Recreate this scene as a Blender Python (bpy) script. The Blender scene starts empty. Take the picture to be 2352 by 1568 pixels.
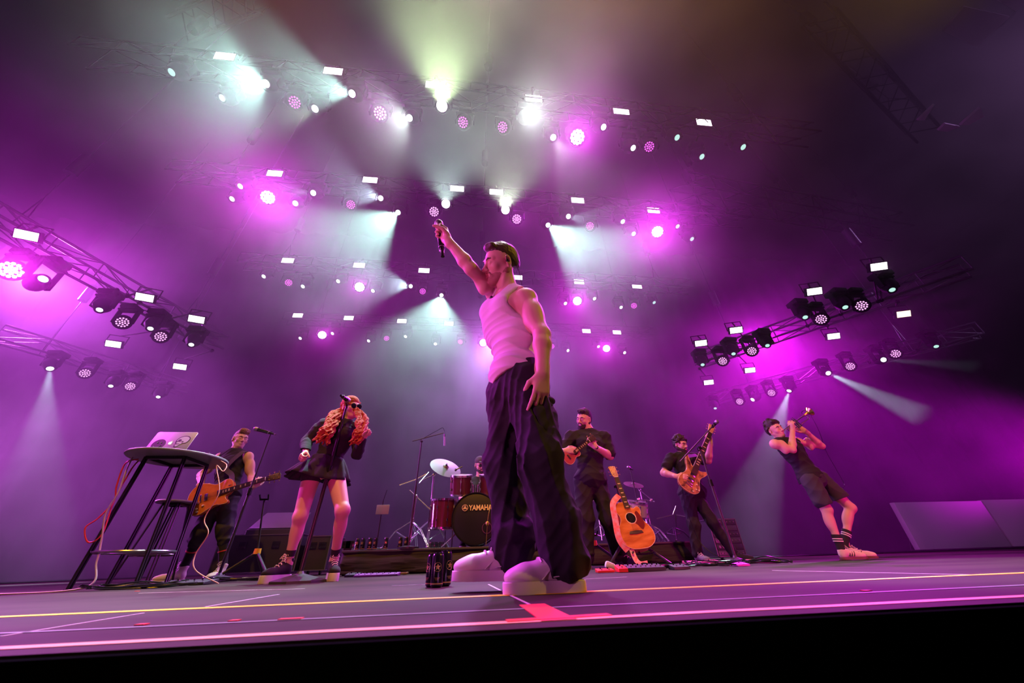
import bpy, bmesh, math, random
import numpy as np
from mathutils import Vector, Matrix, Quaternion
random.seed(7); RNG = np.random.default_rng(7)
SC = bpy.context.scene
COL = SC.collection
PI = math.pi
R = math.radians

# ------------------------------------------------------------------ camera
CAM_H = 0.10
_p, _r, _y = R(32.1), R(1.9), R(6.7)
_F0 = Vector((math.sin(_y), math.cos(_y), 0)); _R0 = Vector((math.cos(_y), -math.sin(_y), 0)); _U0 = Vector((0, 0, 1))
FWD = _F0*math.cos(_p) + _U0*math.sin(_p); _U = -_F0*math.sin(_p) + _U0*math.cos(_p)
RGT = _R0*math.cos(_r) - _U*math.sin(_r); UPV = _R0*math.sin(_r) + _U*math.cos(_r)
CAM_C = Vector((0, 0, CAM_H)); FPX = 800.0
cam_data = bpy.data.cameras.new('camera'); cam = bpy.data.objects.new('camera', cam_data); COL.objects.link(cam)
m = Matrix.Identity(4)
for i in range(3):
    m[i][0] = RGT[i]; m[i][1] = UPV[i]; m[i][2] = -FWD[i]; m[i][3] = CAM_C[i]
cam.matrix_world = m
cam_data.sensor_width = 36.0; cam_data.lens = 36.0*FPX/2352.0
cam_data.clip_start = 0.05; cam_data.clip_end = 200
cam_data.dof.use_dof = True; cam_data.dof.focus_distance = 2.6; cam_data.dof.aperture_fstop = 3.2
SC.camera = cam

def ray(px, py):
    return FWD + RGT*((px-1176)/FPX) - UPV*((py-784)/FPX)
def atY(px, py, Y):
    d = ray(px, py); return CAM_C + d*(Y/d.y)
def atZ(px, py, Z):
    d = ray(px, py); return CAM_C + d*((Z-CAM_H)/d.z)

# ------------------------------------------------------------------ world, exposure
w = bpy.data.worlds.new('night'); SC.world = w; w.use_nodes = True
w.node_tree.nodes['Background'].inputs[0].default_value = (0.008, 0.005, 0.016, 1)
w.node_tree.nodes['Background'].inputs[1].default_value = 0.35
SC.view_settings.view_transform = 'Standard'; SC.view_settings.look = 'None'
SC.view_settings.gamma = 1; SC.view_settings.use_curve_mapping = False; SC.view_settings.exposure = 0.1
cy = SC.cycles
cy.max_bounces = 4; cy.diffuse_bounces = 2; cy.glossy_bounces = 2; cy.transmission_bounces = 2; cy.volume_bounces = 0; cy.transparent_max_bounces = 6
cy.use_denoising = True; cy.sample_clamp_direct = 0; cy.sample_clamp_indirect = 4
cy.caustics_reflective = False; cy.caustics_refractive = False
cy.use_light_tree = True
cy.volume_step_rate = 1.0; cy.volume_max_steps = 64

def spot(name, loc, aim, col, power, deg, blend=0.3, size=0.04, parent=None):
    d = bpy.data.lights.new(name, 'SPOT'); d.color = col; d.energy = power
    d.spot_size = R(deg); d.spot_blend = blend; d.shadow_soft_size = size
    o = bpy.data.objects.new(name, d); COL.objects.link(o)
    loc = Vector(loc); aim = Vector(aim)
    o.matrix_world = Matrix.Translation(loc) @ (aim-loc).to_track_quat('-Z', 'Y').to_matrix().to_4x4()
    return o
MAG = (0.95, 0.035, 1.0); PINK = (1.0, 0.02, 0.30); AMB = (1.0, 0.42, 0.02); TEAL = (0.62, 1.0, 0.90); WHT = (0.85, 1.0, 0.93); VIO = (0.55, 0.22, 1.0)
# footlights on the stage lip and front of house lights on the towers behind the camera, plus two added fills
spot('footlight_left', (-1.9, 0.35, 0.15), (0.15, 1.75, 1.45), (1.0, 0.01, 0.30), 72, 46, 0.7, 0.05)
spot('footlight_middle', (-0.75, 0.1, 0.12), (-1.2, 3.6, 1.0), (1.0, 0.01, 0.36), 170, 36, 0.7, 0.05)
spot('footlight_inner_right', (2.3, 0.5, 0.12), (1.8, 4.3, 1.1), (1.0, 0.01, 0.38), 150, 50, 0.7, 0.05)
spot('footlight_right', (5.6, 1.2, 0.1), (3.6, 4.3, 1.0), (1.0, 0.01, 0.42), 330, 70, 0.7, 0.05)
spot('tower_key_pink', (-7.5, -3.0, 2.2), (0.2, 1.6, 1.15), (1.0, 0.22, 0.74), 1500, 17, 0.6, 0.10)
spot('tower_key_amber', (6.5, -1.0, 7.0), (0.3, 1.6, 0.75), (1.0, 0.55, 0.02), 1250, 16, 0.5, 0.10)
spot('bridge_amber_left', (-3.0, -1.5, 8.5), (-1.9, 4.4, 0.9), (1.0, 0.42, 0.02), 2300, 32, 0.6, 0.12)
spot('bridge_amber_right', (1.0, -1.5, 8.5), (2.6, 4.6, 0.9), (1.0, 0.42, 0.02), 3000, 40, 0.6, 0.12)
spot('floor_fill', (0.0, 1.6, 9.5), (0, 2.0, 0), (1.0, 0.66, 0.60), 460, 70, 0.8, 0.3)  # added fill that brightens the floor from overhead, no fixture of its own
spot('panel_fill_right', (6, -5, 6), (12.3, 8.3, 0.6), (0.72, 0.40, 0.90), 1300, 24, 0.8, 0.2)  # added violet fill that lifts the grey panels at the far right
# added unseen fills, purple and magenta, that give the haze its colour
spot('haze_fill_left', (-9.5, 6.5, 5.5), (-3.5, 5, 0), (0.78, 0.10, 1.0), 2600, 95, 0.9, 0.2)
spot('haze_fill_middle', (0.5, 9.2, 5.9), (0.5, 5.5, 0), (0.60, 0.24, 0.88), 2300, 110, 0.9, 0.2)
spot('haze_fill_right', (8.5, 8.0, 5.5), (4.5, 5.5, 0), (0.90, 0.01, 1.0), 2600, 95, 0.9, 0.2)
spot('corner_fill_right', (13.5, 0.5, 9.2), (8.0, 3.5, 4.0), (0.60, 0.28, 0.80), 420, 110, 0.9, 0.2)  # added to lift the black upper right corner
spot('low_haze_fill_left', (-13.5, 7.6, 2.0), (0, 7.8, 1.8), (0.80, 0.14, 1.0), 7000, 44, 0.9, 0.2)  # added side fills, left and right, brightening the low haze behind the band
spot('low_haze_fill_right', (18.4, 7.4, 2.2), (4, 7.8, 1.8), (0.92, 0.0, 1.0), 3200, 34, 0.9, 0.2)

# ------------------------------------------------------------------ materials
MATS = {}
def mat(name, col, rough=0.6, metal=0.0, emit=None, es=0.0, bump=None, var=None, spec=None, coat=0, wave=None, alpha=None):
    if name in MATS: return MATS[name]
    m = bpy.data.materials.new(name); m.use_nodes = True; nt = m.node_tree
    b = nt.nodes['Principled BSDF']
    b.inputs['Base Color'].default_value = (*col, 1); b.inputs['Roughness'].default_value = rough; b.inputs['Metallic'].default_value = metal
    if spec is not None: b.inputs['Specular IOR Level'].default_value = spec
    if coat: b.inputs['Coat Weight'].default_value = coat; b.inputs['Coat Roughness'].default_value = 0.12
    if emit:
        b.inputs['Emission Color'].default_value = (*emit, 1); b.inputs['Emission Strength'].default_value = es
        try: m.cycles.emission_sampling = 'NONE'
        except Exception: pass
    if var or bump:
        tc = nt.nodes.new('ShaderNodeTexCoord')
    if var:   # var = (scale, amount, colour2)
        n = nt.nodes.new('ShaderNodeTexNoise'); n.inputs['Scale'].default_value = var[0]; n.inputs['Detail'].default_value = 4
        mx = nt.nodes.new('ShaderNodeMix'); mx.data_type = 'RGBA'
        mx.inputs['A'].default_value = (*col, 1); mx.inputs['B'].default_value = (*var[2], 1)
        rp = nt.nodes.new('ShaderNodeMapRange'); rp.inputs['From Min'].default_value = 0.4; rp.inputs['From Max'].default_value = 0.65; rp.inputs['To Max'].default_value = var[1]
        if len(var) > 3:
            mp = nt.nodes.new('ShaderNodeMapping'); mp.inputs['Scale'].default_value = var[3]
            nt.links.new(tc.outputs['Object'], mp.inputs['Vector']); nt.links.new(mp.outputs[0], n.inputs['Vector'])
        else: nt.links.new(tc.outputs['Object'], n.inputs['Vector'])
        nt.links.new(n.outputs['Fac'], rp.inputs['Value']); nt.links.new(rp.outputs[0], mx.inputs['Factor'])
        nt.links.new(mx.outputs['Result'], b.inputs['Base Color'])
    if bump:  # bump = (scale, strength, distance)
        n = nt.nodes.new('ShaderNodeTexNoise'); n.inputs['Scale'].default_value = bump[0]; n.inputs['Detail'].default_value = 3
        bp = nt.nodes.new('ShaderNodeBump'); bp.inputs['Strength'].default_value = bump[1]; bp.inputs['Distance'].default_value = bump[2]
        if len(bump) > 3:
            mp = nt.nodes.new('ShaderNodeMapping'); mp.inputs['Scale'].default_value = bump[3]
            nt.links.new(tc.outputs['Object'], mp.inputs['Vector']); nt.links.new(mp.outputs[0], n.inputs['Vector'])
        else: nt.links.new(tc.outputs['Object'], n.inputs['Vector'])
        nt.links.new(n.outputs['Fac'], bp.inputs['Height']); nt.links.new(bp.outputs[0], b.inputs['Normal'])
    MATS[name] = m
    return m

# ------------------------------------------------------------------ object helpers
def tag(o, label, cat, group=None, kind=None):
    o['label'] = label; o['category'] = cat
    if group: o['group'] = group
    if kind: o['kind'] = kind
    return o
def empty(name, loc=(0, 0, 0), label=None, cat=None, group=None):
    o = bpy.data.objects.new(name, None); COL.objects.link(o); o.location = loc; o.empty_display_size = 0.1
    if label: tag(o, label, cat, group)
    return o
def link(name, me, parent=None, mats=None):
    o = bpy.data.objects.new(name, me); COL.objects.link(o)
    if mats:
        for mm in (mats if isinstance(mats, (list, tuple)) else [mats]): me.materials.append(mm)
    if parent:
        o.parent = parent
        if parent.type == 'EMPTY': o.matrix_parent_inverse = Matrix.Translation(-parent.location)
    return o
class MB:
    """collects simple shapes and links them as one mesh"""
    def __init__(s): s.bm = bmesh.new(); s.mi = 0
    def _fin(s, vs, M):
        bmesh.ops.transform(s.bm, matrix=M, verts=vs)
        for f in {f for v in vs for f in v.link_faces}: f.material_index = s.mi
    def box(s, c, size, rot=None, bevel=0):
        r = bmesh.ops.create_cube(s.bm, size=1)
        vs = r['verts']
        M = Matrix.Translation(c) @ (rot.to_4x4() if rot else Matrix.Identity(4)) @ Matrix.Diagonal((*size, 1))
        s._fin(vs, M)
        if bevel:
            es = list({e for v in vs for e in v.link_edges})
            bmesh.ops.bevel(s.bm, geom=es, offset=bevel, segments=2, affect='EDGES', profile=0.5)
        return s
    def cyl(s, a, b, ra, rb=None, seg=12, caps=True):
        a = Vector(a); b = Vector(b); rb = ra if rb is None else rb
        L = (b-a).length
        if L < 1e-6: return s
        r = bmesh.ops.create_cone(s.bm, cap_ends=caps, segments=seg, radius1=ra, radius2=rb, depth=L)
        M = Matrix.Translation((a+b)/2) @ (b-a).to_track_quat('Z', 'Y').to_matrix().to_4x4()
        s._fin(r['verts'], M); return s
    def sph(s, c, r, sc=(1, 1, 1), rot=None, seg=16, rings=10):
        q = bmesh.ops.create_uvsphere(s.bm, u_segments=seg, v_segments=rings, radius=r)
        M = Matrix.Translation(c) @ (rot.to_4x4() if rot else Matrix.Identity(4)) @ Matrix.Diagonal((*sc, 1))
        s._fin(q['verts'], M); return s
    def tube(s, pts, r, seg=8, closed=False):
        pts = [Vector(p) for p in pts]; n = len(pts)
        rs = r if isinstance(r, (list, tuple)) else [r]*n
        rings = []; prev = None
        for i, p in enumerate(pts):
            t = (pts[(i+1) % n]-pts[i-1]) if closed else (pts[min(i+1, n-1)]-pts[max(i-1, 0)])
            if t.length < 1e-9: t = Vector((0, 0, 1))
            t.normalize()
            if prev is None:
                u = t.orthogonal().normalized()
            else:
                u = (prev - t*prev.dot(t))
                u = u.normalized() if u.length > 1e-6 else t.orthogonal().normalized()
            prev = u; v = t.cross(u)
            rings.append([s.bm.verts.new(p + (u*math.cos(2*PI*k/seg) + v*math.sin(2*PI*k/seg))*rs[i]) for k in range(seg)])
        m = n if closed else n-1
        for i in range(m):
            A = rings[i]; B = rings[(i+1) % n]
            for k in range(seg):
                f = s.bm.faces.new((A[k], A[(k+1) % seg], B[(k+1) % seg], B[k])); f.material_index = s.mi
        if not closed:
            f = s.bm.faces.new(rings[0][::-1]); f.material_index = s.mi
            f = s.bm.faces.new(rings[-1]); f.material_index = s.mi
        return s
    def lathe(s, prof, M=None, seg=24):
        """prof: (r,z) list revolved about z, then transformed by M"""
        M = M or Matrix.Identity(4); rings = []
        for r, z in prof:
            if r < 1e-6: rings.append([s.bm.verts.new(M @ Vector((0, 0, z)))])
            else: rings.append([s.bm.verts.new(M @ Vector((r*math.cos(2*PI*k/seg), r*math.sin(2*PI*k/seg), z))) for k in range(seg)])
        for A, B in zip(rings, rings[1:]):
            for k in range(seg):
                a = A[k % len(A)]; a2 = A[(k+1) % len(A)]; b = B[k % len(B)]; b2 = B[(k+1) % len(B)]
                vs = []
                for v in (a, a2, b2, b):
                    if v not in vs: vs.append(v)
                if len(vs) > 2:
                    f = s.bm.faces.new(vs); f.material_index = s.mi
        return s
    def prism(s, outline, depth, M=None, bevel=0):
        """outline in local xy, extruded along z by depth (centred)"""
        M = M or Matrix.Identity(4)
        bot = [s.bm.verts.new((x, y, -depth/2)) for x, y in outline]; top = [s.bm.verts.new((x, y, depth/2)) for x, y in outline]
        fs = [s.bm.faces.new(bot[::-1]), s.bm.faces.new(top)]
        n = len(outline)
        for i in range(n): fs.append(s.bm.faces.new((bot[i], bot[(i+1) % n], top[(i+1) % n], top[i])))
        vs = bot+top
        if bevel:
            es = list({e for e in fs[0].edges} | {e for e in fs[1].edges})
            r = bmesh.ops.bevel(s.bm, geom=es, offset=bevel, segments=3, affect='EDGES', profile=0.5)
            vs = list({v for v in r['verts']} | {v for v in vs if v.is_valid})
            done = set(vs); stack = list(vs)
            while stack:
                v = stack.pop()
                for e in v.link_edges:
                    o = e.other_vert(v)
                    if o not in done: done.add(o); stack.append(o)
            vs = list(done)
        s._fin(vs, M); return s
    def build(s, name, mats, parent=None, smooth=True):
        me = bpy.data.meshes.new(name)
        bmesh.ops.recalc_face_normals(s.bm, faces=s.bm.faces)
        if smooth:
            for f in s.bm.faces: f.smooth = True
            for e in s.bm.edges:
                if len(e.link_faces) == 2 and e.calc_face_angle(0) > 0.6: e.smooth = False
        s.bm.to_mesh(me); s.bm.free()
        return link(name, me, parent, mats)
def basis(x, y, z, o=(0, 0, 0)):
    m = Matrix.Identity(4)
    for i in range(3): m[i][0] = x[i]; m[i][1] = y[i]; m[i][2] = z[i]; m[i][3] = o[i]
    return m
def aim_mat(loc, d, up=Vector((0, 0, 1))):
    """local +z along d"""
    d = Vector(d).normalized(); x = Vector(up).cross(d)
    if x.length < 1e-4: x = Vector((1, 0, 0))
    x.normalize(); y = d.cross(x)
    return basis(x, y, d, loc)
def spline(pts, n=8, closed=False):
    P = [Vector(p) for p in pts]; out = []; N = len(P)
    g = (lambda i: P[i % N]) if closed else (lambda i: P[max(0, min(N-1, i))])
    for i in range(N if closed else N-1):
        a, b, c, d = g(i-1), g(i), g(i+1), g(i+2)
        for k in range(n):
            t = k/n
            out.append(0.5*((2*b) + (c-a)*t + (2*a-5*b+4*c-d)*t*t + (3*b-a-3*c+d)*t**3))
    if not closed: out.append(P[-1])
    return out
def copy_tree(o, parent=None):
    c = o.copy(); COL.objects.link(c)
    if parent: c.parent = parent
    for ch in list(o.children): copy_tree(ch, c)
    return c

# ------------------------------------------------------------------ the stage house
def struct(name, mb, m, parent=None, smooth=False):
    o = mb.build(name, m, parent, smooth)
    if parent is None: o['kind'] = 'structure'
    return o
FE = 0.765            # y of the stage front edge
BACK = 9.8
m_floor = mat('stage_floor', (0.044, 0.030, 0.024), 0.7, bump=(40, 0.06, 0.002), var=(1.1, 0.9, (0.022, 0.014, 0.012), (1, 2.5, 1)), spec=0.12)
m_black = mat('black_cloth', (0.004, 0.004, 0.005), 1.0, spec=0.0)
m_drape = mat('drape', (0.006, 0.0055, 0.008), 0.95, spec=0.1)
struct('floor', MB().box((0, (FE+BACK)/2+2, -0.03), (44, BACK-FE+4, 0.06)), m_floor)
struct('trim_1', MB().box((0, FE-0.012, -0.604), (44, 0.02, 1.2)), m_black)
struct('ground', MB().box((0, -6, -1.28), (44, 14, 0.06)), m_black)
mb = MB()
n = 260; vs = []
for i in range(n+1):
    x = -20 + 40*i/n; yy = BACK + 0.07*math.sin(x*7.3) + 0.04*math.sin(x*3.1+1)
    vs.append((mb.bm.verts.new((x, yy, 0)), mb.bm.verts.new((x, yy, 11))))
for a, b in zip(vs, vs[1:]): mb.bm.faces.new((a[0], b[0], b[1], a[1]))
for f in mb.bm.faces: f.smooth = True
struct('wall_back', mb, m_drape)
struct('wall_left', MB().box((-16, 2, 4.5), (0.2, 22, 13)), m_drape)
struct('wall_right', MB().box((19.5, 2, 4.5), (0.2, 22, 13)), m_drape)
struct('ceiling', MB().box((0, 2, 11), (44, 24, 0.2)), m_drape)

# haze hanging over the stage
hz = bpy.data.materials.new('haze'); hz.use_nodes = True; nt = hz.node_tree; nt.nodes.clear()
out = nt.nodes.new('ShaderNodeOutputMaterial'); vsn = nt.nodes.new('ShaderNodeVolumeScatter')
vsn.inputs['Color'].default_value = (1, 1, 1, 1); vsn.inputs['Density'].default_value = 0.024; vsn.inputs['Anisotropy'].default_value = 0.5
tcn = nt.nodes.new('ShaderNodeTexCoord'); nz = nt.nodes.new('ShaderNodeTexNoise'); nz.inputs['Scale'].default_value = 0.75; nz.inputs['Detail'].default_value = 2.0; nz.inputs['Roughness'].default_value = 0.55
mr = nt.nodes.new('ShaderNodeMapRange'); mr.inputs['From Min'].default_value = 0.36; mr.inputs['From Max'].default_value = 0.66; mr.inputs['To Min'].default_value = 0.013; mr.inputs['To Max'].default_value = 0.042
nt.links.new(tcn.outputs['Object'], nz.inputs['Vector']); nt.links.new(nz.outputs['Fac'], mr.inputs['Value']); nt.links.new(mr.outputs[0], vsn.inputs['Density'])
nt.links.new(vsn.outputs[0], out.inputs['Volume'])
hp = [(-7.0, 9.96), (9.55, 9.96), (9.55, 0.03), (5.75, 0.03), (5.2, 1.6), (3.4, 2.9), (1.0, 3.6), (-7.0, 4.2)]
hzo = MB().prism([(a, b) for a, b in hp], 34.6, Matrix(((0, 0, 1, 1.5), (1, 0, 0, 0), (0, 1, 0, 0), (0, 0, 0, 1)))).build('haze', hz, None, False)
tag(hzo, 'thin smoke haze filling the air above and behind the band', 'haze', kind='stuff')

# ------------------------------------------------------------------ lights on the trusses
m_fix = mat('fixture_black', (0.007, 0.007, 0.009), 0.7, spec=0.04)
m_truss = mat('truss_metal', (0.006, 0.006, 0.007), 0.9, 0.0, spec=0.0)
def emat(name, col, s): return mat(name, (0.02, 0.02, 0.02), 0.3, emit=col, es=s)
E_LED = emat('led_panel_glow', (1.0, 0.92, 0.96), 3.0)
E_LEDW = emat('warm_panel_glow', (1.0, 0.72, 0.5), 2.2)
E_SPOT = emat('spot_lens_glow', (0.85, 1.0, 0.95), 2.5)
E_DIM = emat('spot_lens_dim', (0.55, 0.95, 0.85), 0.9)
E_HOT = emat('hot_lens', (0.95, 1.0, 0.9), 12.0)
E_MAG = emat('wash_cell_glow', (1.0, 0.12, 0.92), 1.5)
E_MAGW = emat('wash_cell_bright', (1.0, 0.42, 0.93), 1.5)
E_MAGH = emat('wash_cell_hot', (1.0, 0.45, 1.0), 9.0)
SPOTZ = 5.35
FIXT = []; CHORDS = []
def moving_head(loc, aim, label, group, lens=E_SPOT, r=0.045):
    """yoke lamp hung under a truss; lens at loc looking along aim"""
    loc = Vector(loc); d = Vector(aim).normalized()
    root = empty('moving_head_light', loc + Vector((0, 0, 0.34)), label, 'stage light', group)
    c = loc - d*0.13; FIXT.append((root, Vector((c.x, c.y, loc.z+0.33))))
    M = aim_mat(c, d)
    MB().lathe([(0, -0.15), (0.07, -0.14), (0.095, -0.08), (0.10, 0.02), (r+0.025, 0.11), (r+0.02, 0.13), (r, 0.125), (r, 0.118), (0, 0.118)], M, 18).build('head', m_fix, root)
    MB().lathe([(0, 0.1245), (r*0.8, 0.1225), (r*0.985, 0.1195), (r*0.985, 0.11), (0, 0.11)], M, 20).build('lens', lens, root)
    top = loc.z + 0.34
    mb = MB(); x = Vector((1, 0, 0)) if abs(d.x) < 0.75 else Vector((0, 1, 0))
    for s in (-1, 1): mb.box((c + x*0.125*s)*1.0 + Vector((0, 0, (top-0.06-c.z)/2)), (0.025 if x.x else 0.07, 0.07 if x.x else 0.025, max(0.05, top-0.06-c.z+0.06)), bevel=0.006)
    mb.box((c.x, c.y, top-0.075), (0.27, 0.12, 0.03) if x.x else (0.12, 0.27, 0.03), bevel=0.006)
    mb.build('yoke', m_fix, root)
    MB().box((c.x, c.y, top-0.025), (0.22, 0.2, 0.08), bevel=0.012).build('base', m_fix, root)
    return root
def wash_light(loc, aim, label, group, cell=E_MAG, r=0.085, cf=0.155):
    loc = Vector(loc); d = Vector(aim).normalized()
    root = empty('led_wash_light', loc + Vector((0, 0, 0.32)), label, 'stage light', group)
    c = loc - d*0.1; M = aim_mat(c, d); FIXT.append((root, Vector((c.x, c.y, loc.z+0.31))))
    MB().lathe([(0, -0.12), (0.07, -0.11), (r+0.03, -0.03), (r+0.035, 0.08), (r+0.02, 0.1), (r+0.012, 0.092), (0, 0.092)], M, 20).build('head', m_fix, root)
    mb = MB(); cells = [(0, 0)] + [(r*0.42*math.cos(k*PI/3), r*0.42*math.sin(k*PI/3)) for k in range(6)] + [(r*0.84*math.cos((k+.5)*PI/6), r*0.84*math.sin((k+.5)*PI/6)) for k in range(12)]
    for x, y in cells:
        mb.lathe([(0, 0.006), (r*cf*0.7, 0.005), (r*cf, 0.0), (r*cf, -0.004)], M @ Matrix.Translation((x, y, 0.096)), 8)
    mb.build('lens_array', cell, root)
    top = loc.z + 0.32; mb = MB(); x = Vector((1, 0, 0))
    for s in (-1, 1): mb.box(c + x*(r+0.055)*s + Vector((0, 0, (top-0.05-c.z)/2)), (0.022, 0.06, max(0.05, top-0.05-c.z+0.05)), bevel=0.005)
    mb.box((c.x, c.y, top-0.065), (2*(r+0.065), 0.1, 0.028), bevel=0.006)
    mb.build('yoke', m_fix, root)
    MB().box((c.x, c.y, top-0.02), (0.19, 0.18, 0.07), bevel=0.01).build('base', m_fix, root)
    return root
def led_panel(loc, aim, label, group, wd=0.235, ht=0.125, glow=None):
    loc = Vector(loc); d = Vector(aim).normalized()
    root = empty('led_panel_light', loc + Vector((0, 0, 0.2)), label, 'stage light', group)
    M = aim_mat(loc - d*0.03, d); FIXT.append((root, loc - d*0.03 + Vector((0, 0, 0.165))))
    MB().box((0, 0, 0), (wd+0.03, ht+0.03, 0.055), bevel=0.006).build('housing', m_fix, root).data.transform(M)
    MB().box((0, 0, 0.029), (wd, ht, 0.006)).build('light_face', glow or E_LED, root).data.transform(M)
    x = M.to_3x3().col[0].copy(); c = loc - d*0.03; mb = MB()
    for s in (-1, 1): mb.cyl(c + x*s*(wd/2+0.03), c + x*s*(wd/2+0.03) + Vector((0, 0, 0.17)), 0.008, seg=6)
    mb.cyl(c + x*(wd/2+0.03) + Vector((0, 0, 0.165)), c - x*(wd/2+0.03) + Vector((0, 0, 0.165)), 0.008, seg=6)
    mb.build('bracket', m_truss, root)
    return root
def toward(p, px, py, away):
    """direction from world point p that in the photo runs towards (px, py); away: metres gained towards the audience"""
    d = ray(px, py).normalized()
    base = (Vector(p)-CAM_C).length
    return (CAM_C + d*max(0.5, base-away) - Vector(p))

BEAMK = 2.6; HOTK = 1.5; WHK = 2.2
# white beams: pixel of the lamp, pixel the beam runs to, metres it comes towards the audience, cone, power
TEALC = (0.55, 1.0, 0.88); COOL = (0.62, 0.86, 1.0); GRN = (0.78, 1.0, 0.66)
BEAMS = [
 (610, 192, 250, 170, 1.8, 62, 210, TEALC, 'far left beam of the front truss fanning up and left'),
 (808, 215, 520, 150, 1.6, 40, 260, TEALC, 'beam left of the front truss middle aimed at upper left'),
 (723, 250, 600, 300, 0.8, 34, 60, GRN, 'short soft beam under the front truss left half'),
 (940, 271, 760, 320, 1.5, 60, 130, WHT, 'wide beam left of the hottest front truss lamp'),
 (1210, 268, 1400, 220, 2.0, 76, 105, WHT, 'wide beam right of the hottest front truss lamp'),
 (1271, 316, 1340, 420, 1.0, 40, 80, WHT, 'short beam beside the glowing magenta wash on the front truss'),
 (719, 443, 560, 430, 1.2, 26, 60, COOL, 'thin beam right of the glowing second row wash'),
 (678, 467, 560, 500, 1.0, 24, 50, COOL, 'thin beam just right below the glowing second row wash'),
 (874, 455, 720, 410, 1.6, 36, 150, COOL, 'beam going left above the raised microphone side'),
 (914, 488, 760, 600, 1.8, 40, 850, TEALC, 'strong beam falling left of the raised microphone'),
 (1259, 517, 1420, 640, 1.8, 40, 850, TEALC, 'strong beam falling right of the singer'),
 (1306, 497, 1420, 520, 1.2, 34, 60, COOL, 'small beam above the strong right hand beam'),
 (943, 657, 780, 640, 1.6, 44, 300, COOL, 'beam going left in the third row'),
 (1014, 678, 980, 830, 2.2, 46, 640, TEALC, 'strong beam falling down in the third row left of the singer'),
 (1000, 790, 985, 850, 0.5, 40, 14, TEALC, 'short beam in the back row left of the singer'),
 (1305, 805, 1500, 920, 1.2, 16, 60, COOL, 'thin slanting beam in the back row right of the singer'),
 (1435, 810, 1560, 880, 1.0, 16, 30, COOL, 'thin slanting beam behind the ukulele player side'),
]
ORD = ['first', 'second', 'third', 'fourth', 'fifth', 'sixth', 'seventh', 'eighth', 'ninth', 'tenth', 'eleventh', 'twelfth', 'thirteenth', 'fourteenth', 'fifteenth']
ROW = {1: 'front truss', 2: 'second truss', 3: 'third truss', 4: 'back truss'}
HEADS = {1: [(393,166),(509,225),(610,192),(723,250),(808,215),(940,271),(1015,243),(1210,268),(1271,316),(1387,292),(1455,340),(1556,316),(1613,360),(1708,338)],
 2: [(532,457),(551,428),(678,467),(719,443),(874,455),(914,488),(1024,468),(1161,482),(1259,517),(1306,497),(1431,509),(1456,537),(1557,520),(1590,549)],
 3: [(605,635),(695,658),(776,646),(856,668),(943,657),(1014,678),(1299,697),(1366,686),(1427,706),(1503,695)],
 4: [(689,777),(763,766),(846,783),(931,773),(1000,790),(1305,805),(1375,796),(1435,810)]}
HOT = {(1015,243): (620, (0.72, 1.0, 0.50)), (1024,468): (420, (0.70, 1.0, 0.90)), (1161,482): (420, (0.78, 1.0, 0.72))}
WASH = {1: [(677,235),(873,260),(1063,281),(1154,292),(1326,315),(1491,337)], 2: [(615,453),(806,470),(997,486),(1187,503),(1355,519),(1510,532)],
 3: [(663,649),(826,659),(971,669),(1326,691),(1456,702)], 4: [(740,769),(888,777),(1057,785),(1110,787),(1268,795),(1393,800)]}
WHOT = {(873,260): 45, (1326,315): 230, (615,453): 400, (1510,532): 330, (1187,503): 30, (826,659): 130, (1326,691): 260, (740,769): 85, (1393,800): 160, (1110,787): 80, (997,486): 10}
PAN = {1: [(516,129),(765,163),(998,195),(1226,226),(1427,255),(1617,281)], 2: [(631,398),(850,413),(1050,433),(1140,441),(1327,460),(1501,483)],
 3: [(661,598),(825,609),(974,621),(1188,637),(1330,647),(1463,657)], 4: [(684,724),(801,730),(923,737),(1031,743),(1347,760),(1417,763)]}
BM = {(b[0], b[1]): b for b in BEAMS}
FZ = 5.40
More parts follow.
